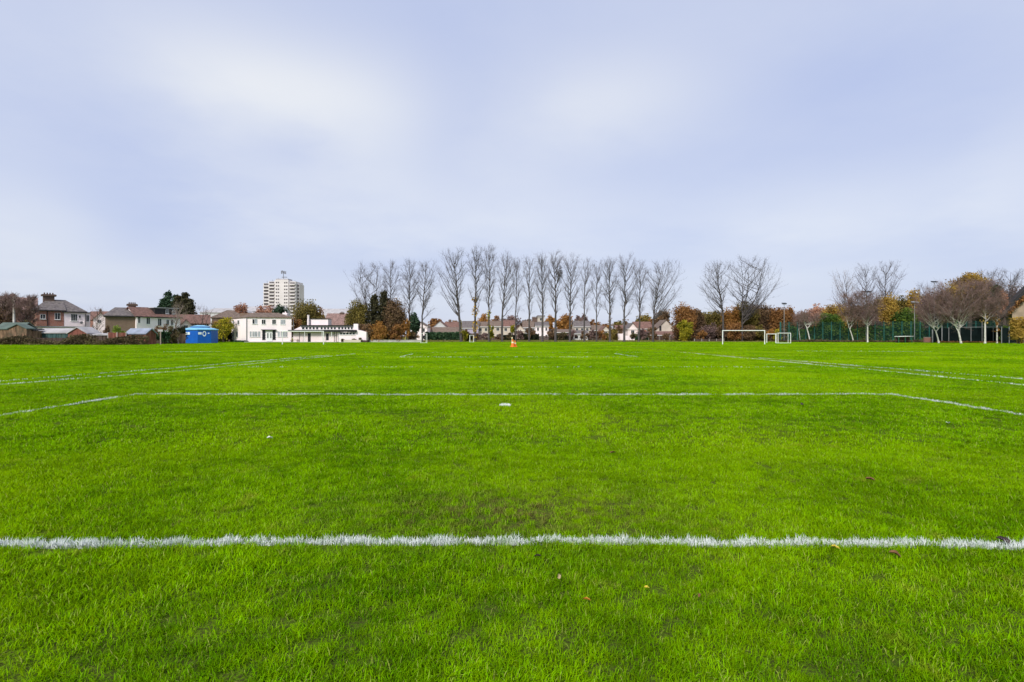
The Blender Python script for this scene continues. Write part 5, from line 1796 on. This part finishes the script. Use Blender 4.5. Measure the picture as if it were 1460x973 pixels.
# trees behind the fence
CT = [
    (1182, 145, 443, 17, 'green', 'green leaved tree behind the court fence, right of the forked birch', 1.6),
    (1190, 150, 432, 16, 'gold', 'golden yellow tree above the green one behind the court fence', 1.4),
    (1215, 150, 437, 16, 'brown', 'brown tree behind the left of the two tall white birches', 1.3),
    (1240, 149, 436, 14, 'mauve', 'mauve brown tree behind the wide floodlight', 1.3),
    (1265, 150, 419, 15, 'gold', 'tall golden tree right of the wide floodlight', 1.4),
    (1292, 146, 440, 17, 'green', 'dark green tree behind the court fence, above the dugout', 1.7),
    (1306, 152, 411, 15, 'gold', 'tall gold crowned tree behind the thin pale floodlight', 1.4),
    (1284, 153, 417, 10, 'olive', 'olive tree between the two golden crowns', 1.2),
    (1325, 146, 418, 15, 'mauve', 'purplish twiggy tree under the tallest floodlight', 1.3),
    (1345, 144, 416, 14, 'brown', 'brown tree behind the leaning birches', 1.4),
    (1383, 130, 386.5, 22, 'gold', 'tall yellow ochre tree topping the right-hand group', 1.9),
    (1365, 142, 402, 15, 'brown', 'russet brown tree left of the yellow ochre one', 1.4),
    (1402, 138, 414, 14, 'brown', 'dull brown tree behind the straight white birch', 1.4),
    (1350, 141, 440, 18, 'dark', 'dark evergreen mass behind the leaning birches', 1.5),
    (1385, 138, 440, 18, 'dark', 'dark evergreen mass right of the leaning birches', 1.5),
    (1424, 132, 432, 14, 'olive', 'olive tree between the straight birch and the gabled house', 1.4),
]
for i, (px_, d_, top_, hw_, sch, lab_, de) in enumerate(CT):
    leafy('autumn_tree' if sch != 'dark' else 'evergreen_tree', lab_, 'tree', px_, d_, top_, hw_ * 1.1, sch, seed=270 + i, low=.55 if px_ == 1383 else .05, dens=de * 1.1, clr=.36)
hedge('dark green undergrowth filling the back of the ball court', 1116, 150, 1345, 146, 462, 'green', 3, 83, n=5200, ragged=.4, name='undergrowth', cat='shrubs')
hedge('black green undergrowth behind the dark screen', 1335, 139, 1462, 130, 462, 'dark', 3, 84, n=3000, ragged=.4, name='undergrowth', cat='shrubs')
conifer('dark conifer behind the roof of the gabled house', 1421, 128, 408, 8, seed=9)
bare_tree('bare_tree', 'leafless tree left of the court trees, pale twigs against the sky', 'tree', 1212, 156, 389, 1182, 1222, seed=141, prim=26, sec=9, twg=5, r=.2, z0f=.4, twigm=M_TWIGPALE)
bare_tree('bare_tree', 'tall leafless tree behind the wide floodlight', 'tree', 1236, 158, 377, 1218, 1252, seed=142, prim=26, sec=9, twg=5, r=.24, z0f=.4)
bare_tree('bare_tree', 'tall leafless tree right of the wide floodlight, round topped', 'tree', 1261, 158, 375, 1246, 1283, seed=143, prim=30, sec=10, twg=6, r=.24, z0f=.4)
bare_tree('bare_tree', 'blue grey leafless tree behind the yellow ochre crown', 'tree', 1408, 150, 386, 1390, 1428, seed=144, prim=32, sec=12, twg=7, r=.24, z0f=.3)
bare_tree('bare_tree', 'blue grey leafless tree above the gabled roof', 'tree', 1438, 150, 386, 1420, 1462, seed=145, prim=32, sec=12, twg=7, r=.24, z0f=.3)
bare_tree('bare_tree', 'small grey leafless tree right of the tallest golden crown', 'tree', 1318, 158, 405, 1300, 1334, seed=146, prim=22, sec=9, twg=6, r=.2, z0f=.3)

# birches in front of the fence
GB = 'white trunked birches along the court fence'
BI = [
    (1141, 487.6, 449, 1132, 1150, 'slim white birch with a thin crown, right of the small goals', dict(lean=-.4, prim=12, r=.10, z0f=.45)),
    (1155, 488, 446, 1138, 1172, 'white birch forking into a clear Y, by the left end of the court fence', dict(forks=2, prim=16, r=.15, z0f=.62, lean=-.8)),
    (1217, 488.2, 420, 1196, 1228, 'leaning white birch, left of the two tall ones', dict(lean=-.9, prim=28, r=.13, z0f=.35, forks=2)),
    (1237, 488.3, 417, 1215, 1256, 'tall straight white birch below the wide floodlight', dict(prim=36, r=.17, z0f=.32)),
    (1338.5, 489.6, 416, 1308, 1362, 'birch with leaning trunk and wide purple crown, beside the dark gate', dict(lean=-.6, prim=36, r=.15, z0f=.3, forks=2)),
    (1370, 490, 401, 1338, 1398, 'stout forking birch with a broad red brown twig crown', dict(lean=-.5, prim=48, r=.18, z0f=.26, forks=3)),
    (1404.5, 490, 402, 1386, 1424, 'straight white birch in front of the dark screen', dict(prim=36, r=.18, z0f=.34)),
    (1421.5, 489.8, 426, 1412, 1432, 'young birch with a few orange leaves, left of the golden bush', dict(prim=14, r=.14, z0f=.35)),
]
for i, (px_, base_, top_, xl_, xr_, lab_, kw_) in enumerate(BI):
    dd_ = G(base_)
    kw = dict(sec=12, twg=7, seed=160 + i, group=GB, barkm=M_BIRCH, twigm=M_TWIGBROWN, droop=.12, up=1.1, twr=.013)
    kw.update(kw_)
    bt = bare_tree('birch_tree', lab_, 'tree', px_, dd_, top_, xl_, xr_, **kw)
    if i == 7: ivy_on(bt, 2.4, 7.6, 1.1, 130, 'orange', .3, 11)
    if i == 6: ivy_on(bt, 3.0, 6.5, .9, 40, 'gold', .28, 12)
leafy('autumn_tree', 'thin peach leaved tree in front of the gabled roof edge', 'tree', 1432, 112, 407, 7, 'pink', seed=300, low=.45, dens=.6)


# ------------------------------------------------------------------ floodlights
def floodlight(label, px, d, top, hw, heads, headm, tilt=0.0):
    H = PZ(top, d) - .3
    root = thing('floodlight', label, 'floodlight', (PX(px, d), d, 0), 0, 'floodlight masts round the ball court')
    MB().bar((0, 0, 0), (0, 0, H), .1, .06).build('mast', M_POSTGREY, root)
    w_ = hw / F * d
    MB().box(-w_, w_, -.05, .05, H, H + .08).build('crossarm', M_POSTGREY, root)
    for i in range(heads):
        x = -w_ + 2 * w_ * (i + .5) / heads
        lw_ = w_ / heads * .85
        o_ = MB().add([(x - lw_, -.45, H + .12), (x + lw_, -.45, H + .12), (x + lw_, .3, H + .3), (x - lw_, .3, H + .3), (x - lw_, -.45, H + .3), (x + lw_, -.45, H + .3), (x + lw_, .3, H + .52), (x - lw_, .3, H + .52)],
                      [(0, 3, 2, 1), (4, 5, 6, 7), (0, 1, 5, 4), (1, 2, 6, 5), (2, 3, 7, 6), (3, 0, 4, 7)]).build('lamp_head', headm, root)


floodlight('floodlight mast with small dark head above the left end of the court fence', 1118, 136, 433, 3, 2, M_BLACK)
floodlight('floodlight mast with a wide dark head above the tall straight birch', 1235, 128, 416, 6.5, 3, M_BLACK)
floodlight('floodlight mast with thin pale head among the golden trees', 1304, 132, 431, 4.5, 2, M_POSTGREY)
floodlight('tallest floodlight mast, with compact dark head above the purplish tree', 1332, 128, 402, 4, 2, M_BLACK)
floodlight('slim floodlight with a single white head among the birch twigs', 1343, 120, 438, 1.8, 1, M_GOAL)

# ------------------------------------------------------------------ house at the right edge
RD = 112.0
rh = thing('house', 'large house with steep dark barge boards and beige gable at the right edge', 'house', (PX(1431, RD), RD, 0), R(-37))
ew, er = 16.5, 10.9
ez = PZ(449, RD)
MB().ex([(1.3, 0), (ew, 0), (ew, ez), (ew / 2 + .6, ez + er - 1), (1.3, ez + .6)], 0, 9).build('wall', M_BEIGE, rh)
sl = er / (ew / 2)
rfm = MB().ex([(-.4, ez - .4 * sl), (ew / 2, ez + er), (ew + .4, ez - .4 * sl), (ew + .4, ez - .4 * sl + .95), (ew / 2, ez + er + 1.05), (-.4, ez - .4 * sl + .95)], -.8, 9.5)
roof = rfm.build('roof', M_DARKTILE, rh)
MB().ex([(-.45, ez - .45 * sl - .25), (ew / 2, ez + er - .3), (ew / 2, ez + er + 1.1), (-.45, ez - .45 * sl + 1.05)], -.9, -.803).build('barge_board', M_BLACK, rh)
MB().bar((.0, -.3, ez - .4), (1.2, -.05, ez - .8), .07).build('gutter', M_BLACK, rh)
add_window(rh, 4.2, -.001, 4.0, 1.3, 1.3, 0, 1)
add_window(rh, 7.2, -.001, 4.0, 1.3, 1.3, 0, 1)
crn = np.random.default_rng(71)
nn = 420
t_ = crn.uniform(.12, .62, nn)
C = np.stack([-.4 + t_ * (ew / 2 + .4) + crn.normal(0, .15, nn), -.95 + crn.normal(0, .12, nn), ez + t_ * (er + .4 * sl) - .5 - crn.uniform(0, 1.1, nn)], 1)
V, T, a = leaves(crn, C, .28, crn.uniform(0.1, 1, nn))
inst('creeper', tri_mesh('creeper', V, T, LM['rust'], a), rh)
bush('bright golden yellow bush at the right edge, below the gabled house', 1453, 99, 450, 14, 'gold', seed=310, dens=1.8)
bush('dark green bush left of the golden yellow bush', 1434, 108, 463, 8, 'green', seed=311)
MB_fp = thing('garden_fence', 'dark lattice fence beneath the gabled house', 'fence', (PX(1428, 106), 106, 0))
for i in range(4):
    MB().box(i * 1.5 + .05, i * 1.5 + 1.45, -.02, .02, .1, PZ(468, 106)).build('panel', M_SCREEN, MB_fp)
for i in range(5):
    MB().box(i * 1.5 - .05, i * 1.5 + .05, -.05, .05, 0, PZ(466, 106)).build('post', M_POSTGREY, MB_fp)


# ------------------------------------------------------------------ goals
def goal(label, xa, xb, d, H, r=.06, dp=0.0, ang=0.0, name='goal', stays=True):
    x0, x1 = PX(xa, d), PX(xb, d)
    root = thing(name, label, 'goal', ((x0 + x1) / 2, d, 0), ang)
    hw_ = (x1 - x0) / 2 / max(.2, math.cos(ang))
    for s in (-1, 1):
        MB().bar((s * hw_, 0, -.05), (s * hw_, 0, H + r), r, n=10).build('post', M_GOAL, root)
        if dp:
            MB().bar((s * hw_, dp, 0.03), (s * hw_, dp, H * .98), r * .7).bar((s * hw_, dp, H * .98), (s * hw_, 0, H), r * .7).bar((s * hw_, 0, .05), (s * hw_, dp, .05), r * .7).build('side_frame', M_GOAL, root)
    MB().bar((-hw_, 0, H), (hw_, 0, H), r, n=10).build('crossbar', M_GOAL, root)
    if dp:
        MB().bar((-hw_, dp, .05), (hw_, dp, .05), r * .7).build('ground_bar', M_GOAL, root)
    return root


goal('full size white goal frame without a net in front of the tree belt', 1030.3, 1090.3, 93, 2.44, .075)
goal('full size white goal frame without a net in front of the white building', 402.6, 461.3, 92, 2.30, .07)
goal('small white goal frame turned sideways, nearest the full size goal on the right', 1093.3, 1106.6, 118, 1.95, .07)
goal('small white goal frame with a deeper side frame, right of the other small goal', 1109.3, 1127.3, 108, 2.08, .06, 1.0, .0)
goal('narrow pale goal frame in front of the bare poplar by the clump', 599.8, 607.7, 112, 2.05, .045, 1.2)
goal('tiny white goal frame between two poplars by the ivy-clad trunk', 669.6, 675, 128, 1.7, .045, 1.2)


# ------------------------------------------------------------------ cones and small posts on the field
def cone(label, px, d, H, rb):
    root = thing('traffic_cone', label, 'cone', (PX(px, d), d, 0), 0, 'orange cones in the middle of the field')
    MB().box(-rb * 1.25, rb * 1.25, -rb * 1.25, rb * 1.25, 0.02, .07).build('base', M_ORANGE, root)
    f = lambda z: rb * (1 - .82 * z / H)
    MB().bar((0, 0, .07), (0, 0, H * .5), f(.07), f(H * .5), 14).bar((0, 0, H * .68), (0, 0, H), f(H * .68), f(H), 14).build('body', M_ORANGE, root)
    MB().bar((0, 0, H * .5), (0, 0, H * .68), f(H * .5) + .004, f(H * .68) + .004, 14).build('band', M_BANDPALE, root)
    return root


cone('tall orange traffic cone with pale band, the taller of the pair in midfield', 731.0, 69, 1.05, .30)
cone('shorter orange traffic cone with pale band, close to the right of the taller one', 734.4, 69.6, .85, .26)
st = thing('corner_stake', 'thin pale yellow stake standing beside the orange cones', 'stake', (PX(729.3, 70), 70, 0))
MB().bar((0, 0, 0), (0, 0, 1.3), .025, .02).build('pole', M_BANDPALE, st)
MB().box(.02, .16, -.006, .006, 1.12, 1.3).build('flag', M_BANDPALE, st)
GP2 = 'short dark posts along the path beyond the poplars'
for i, (px_, lab_) in enumerate(((612, 'short dark bollard right of the narrow goal frame'), (624.5, 'short dark bollard, left of a close pair before the green hedge'),
                                 (632, 'short dark bollard, right of the close pair before the green hedge'), (957, 'short dark bollard near the cream gable'), (873.5, 'short dark bollard right of the bulky poplar'))):
    b_ = thing('bollard', lab_, 'bollard', (PX(px_, 132), 132, 0), 0, GP2)
    MB().bar((0, 0, 0), (0, 0, .62), .07).bar((0, 0, .62), (0, 0, .7), .085, .03).build('shaft', M_DARKWOOD, b_)

# ------------------------------------------------------------------ fallen leaves and bits on the near grass
LFM = {'orange': mat('leaf_orange', (0.42, 0.16, 0.02), .7, .3, 40), 'tan': mat('leaf_tan', (0.42, 0.32, 0.17), .7, .3, 40), 'yellow': mat('leaf_yellow', (0.55, 0.42, 0.04), .7, .3, 40),
       'brown': mat('leaf_brown', (0.16, 0.075, 0.03), .7, .3, 40), 'white': mat('pale_scrap', (0.75, 0.75, 0.7), .7, .1, 40), 'dark': mat('leaf_dark', (0.05, 0.03, 0.03), .7, .3, 40)}


def leaf_mesh(name, sz, m, curl, seed):
    r_ = random.Random(seed)
    n_ = 10
    vs = [(0, 0, 0.004)]
    for i in range(n_):
        a_ = 2 * math.pi * i / n_
        rad = sz * (.5 + .16 * math.cos(2 * a_) + r_.uniform(-.1, .1))
        vs.append((rad * math.cos(a_), rad * .72 * math.sin(a_), curl * sz * (abs(math.sin(a_)) + r_.uniform(-.2, .2))))
    mb = MB().add(vs, [(0, 1 + i, 1 + (i + 1) % n_) for i in range(n_)])
    return mb.mesh(name, m)


FLV = [(836, 856, .036, 'orange', 'orange curled leaf in the near grass below the goal line, centre right'),
       (797, 823, .034, 'tan', 'tan leaf on the grass just below the goal line, near the centre'),
       (922, 838, .024, 'yellow', 'small pale yellow leaf below the goal line, right of the orange leaf'),
       (1190, 781, .04, 'yellow', 'bright yellow leaf lying on the painted goal line at the right'),
       (1276, 791, .055, 'brown', 'red brown leaf just below the goal line at the right'),
       (1430, 772, .07, 'dark', 'dark curled leaf on the goal line at the far right'),
       (766, 794, .04, 'dark', 'dark leaf just below the goal line at the centre'),
       (385, 625, .07, 'white', 'pale scrap lying in the grass left of centre beyond the goal line'),
       (1352, 604, .09, 'white', 'white scrap lying near the right side of the penalty area'),
       (1144, 577, .10, 'dark', 'dark clod of turf near the penalty area line at the right'),
       (874, 646, .06, 'brown', 'brown leaf on the grass beyond the worn goal mouth'),
       (1240, 684, .06, 'brown', 'faded brown leaf on the grass between goal line and penalty line at right'),
       (998, 850, .03, 'brown', 'brown leaf in the near grass right of the orange leaf')]
for i, (px_, py_, sz, ck, lab_) in enumerate(FLV):
    d_ = G(py_) * .975
    r_ = random.Random(i)
    o = inst('fallen_leaf' if 'leaf' in lab_ else ('turf_clod' if 'clod' in lab_ else 'paper_scrap'), leaf_mesh('fallen_leaf', sz, LFM[ck], .35, i))
    o.location = (PX(px_, d_), d_, .036)
    o.rotation_euler = (r_.uniform(-.3, .5), r_.uniform(-.3, .3), r_.uniform(0, 6))
    tag(o, lab_, 'leaf' if 'leaf' in lab_ else ('clod' if 'clod' in lab_ else 'scrap'))

# ------------------------------------------------------------------ far woodland closing the horizon
n = 22000
fr = np.random.default_rng(15)
fx = fr.uniform(-700, 700, n)
hh = 5.5 + 6.5 * smooth_noise(fr, fx, fx * 0, 14)
C = np.stack([fx, 330 + fr.uniform(-6, 6, n) + 0.0003 * fx * fx, hh * fr.uniform(0.02, 1, n) ** .8], 1)
V, T, a = leaves(fr, C, 1.1, np.clip(.45 + .8 * (smooth_noise(fr, fx, fx * 0, 9) - .5) + fr.normal(0, .15, n), 0, 1))
tag(inst('far_woodland', tri_mesh('far_woodland', V, T, LM['brown'], a)), 'far brown belt of trees closing the horizon behind the houses', 'woodland', kind='stuff')

# rough straw coloured grass beyond the poplars
rg = np.random.default_rng(18)
col = bpy.data.collections.new('rough_clumps')
RM = leaf_mat('straw_grass', [(0.10, 0.12, 0.02), (0.24, 0.23, 0.05), (0.36, 0.31, 0.10)])
for i in range(4):
    r = 1.6 * np.sqrt(rg.uniform(0, 1, 120)); aa = rg.uniform(0, 6.28, 120)
    V, T, a = blades(rg, np.stack([r * np.cos(aa), r * np.sin(aa)], 1), .22, .09, simple=True)
    col.objects.link(bpy.data.objects.new('rough_clump', tri_mesh('rough_clump', V, T, RM, a)))
n = 3600
x = rg.uniform(-45, 75, n); y = rg.uniform(133, 182, n)
o = scatter('rough_grass', np.stack([x, y, 0 * x], 1), rg.uniform(0, 6.28, n), rg.uniform(.6, 1.3, n), col)
tag(o, 'rough straw coloured grass beyond the poplars', 'grass', kind='stuff')
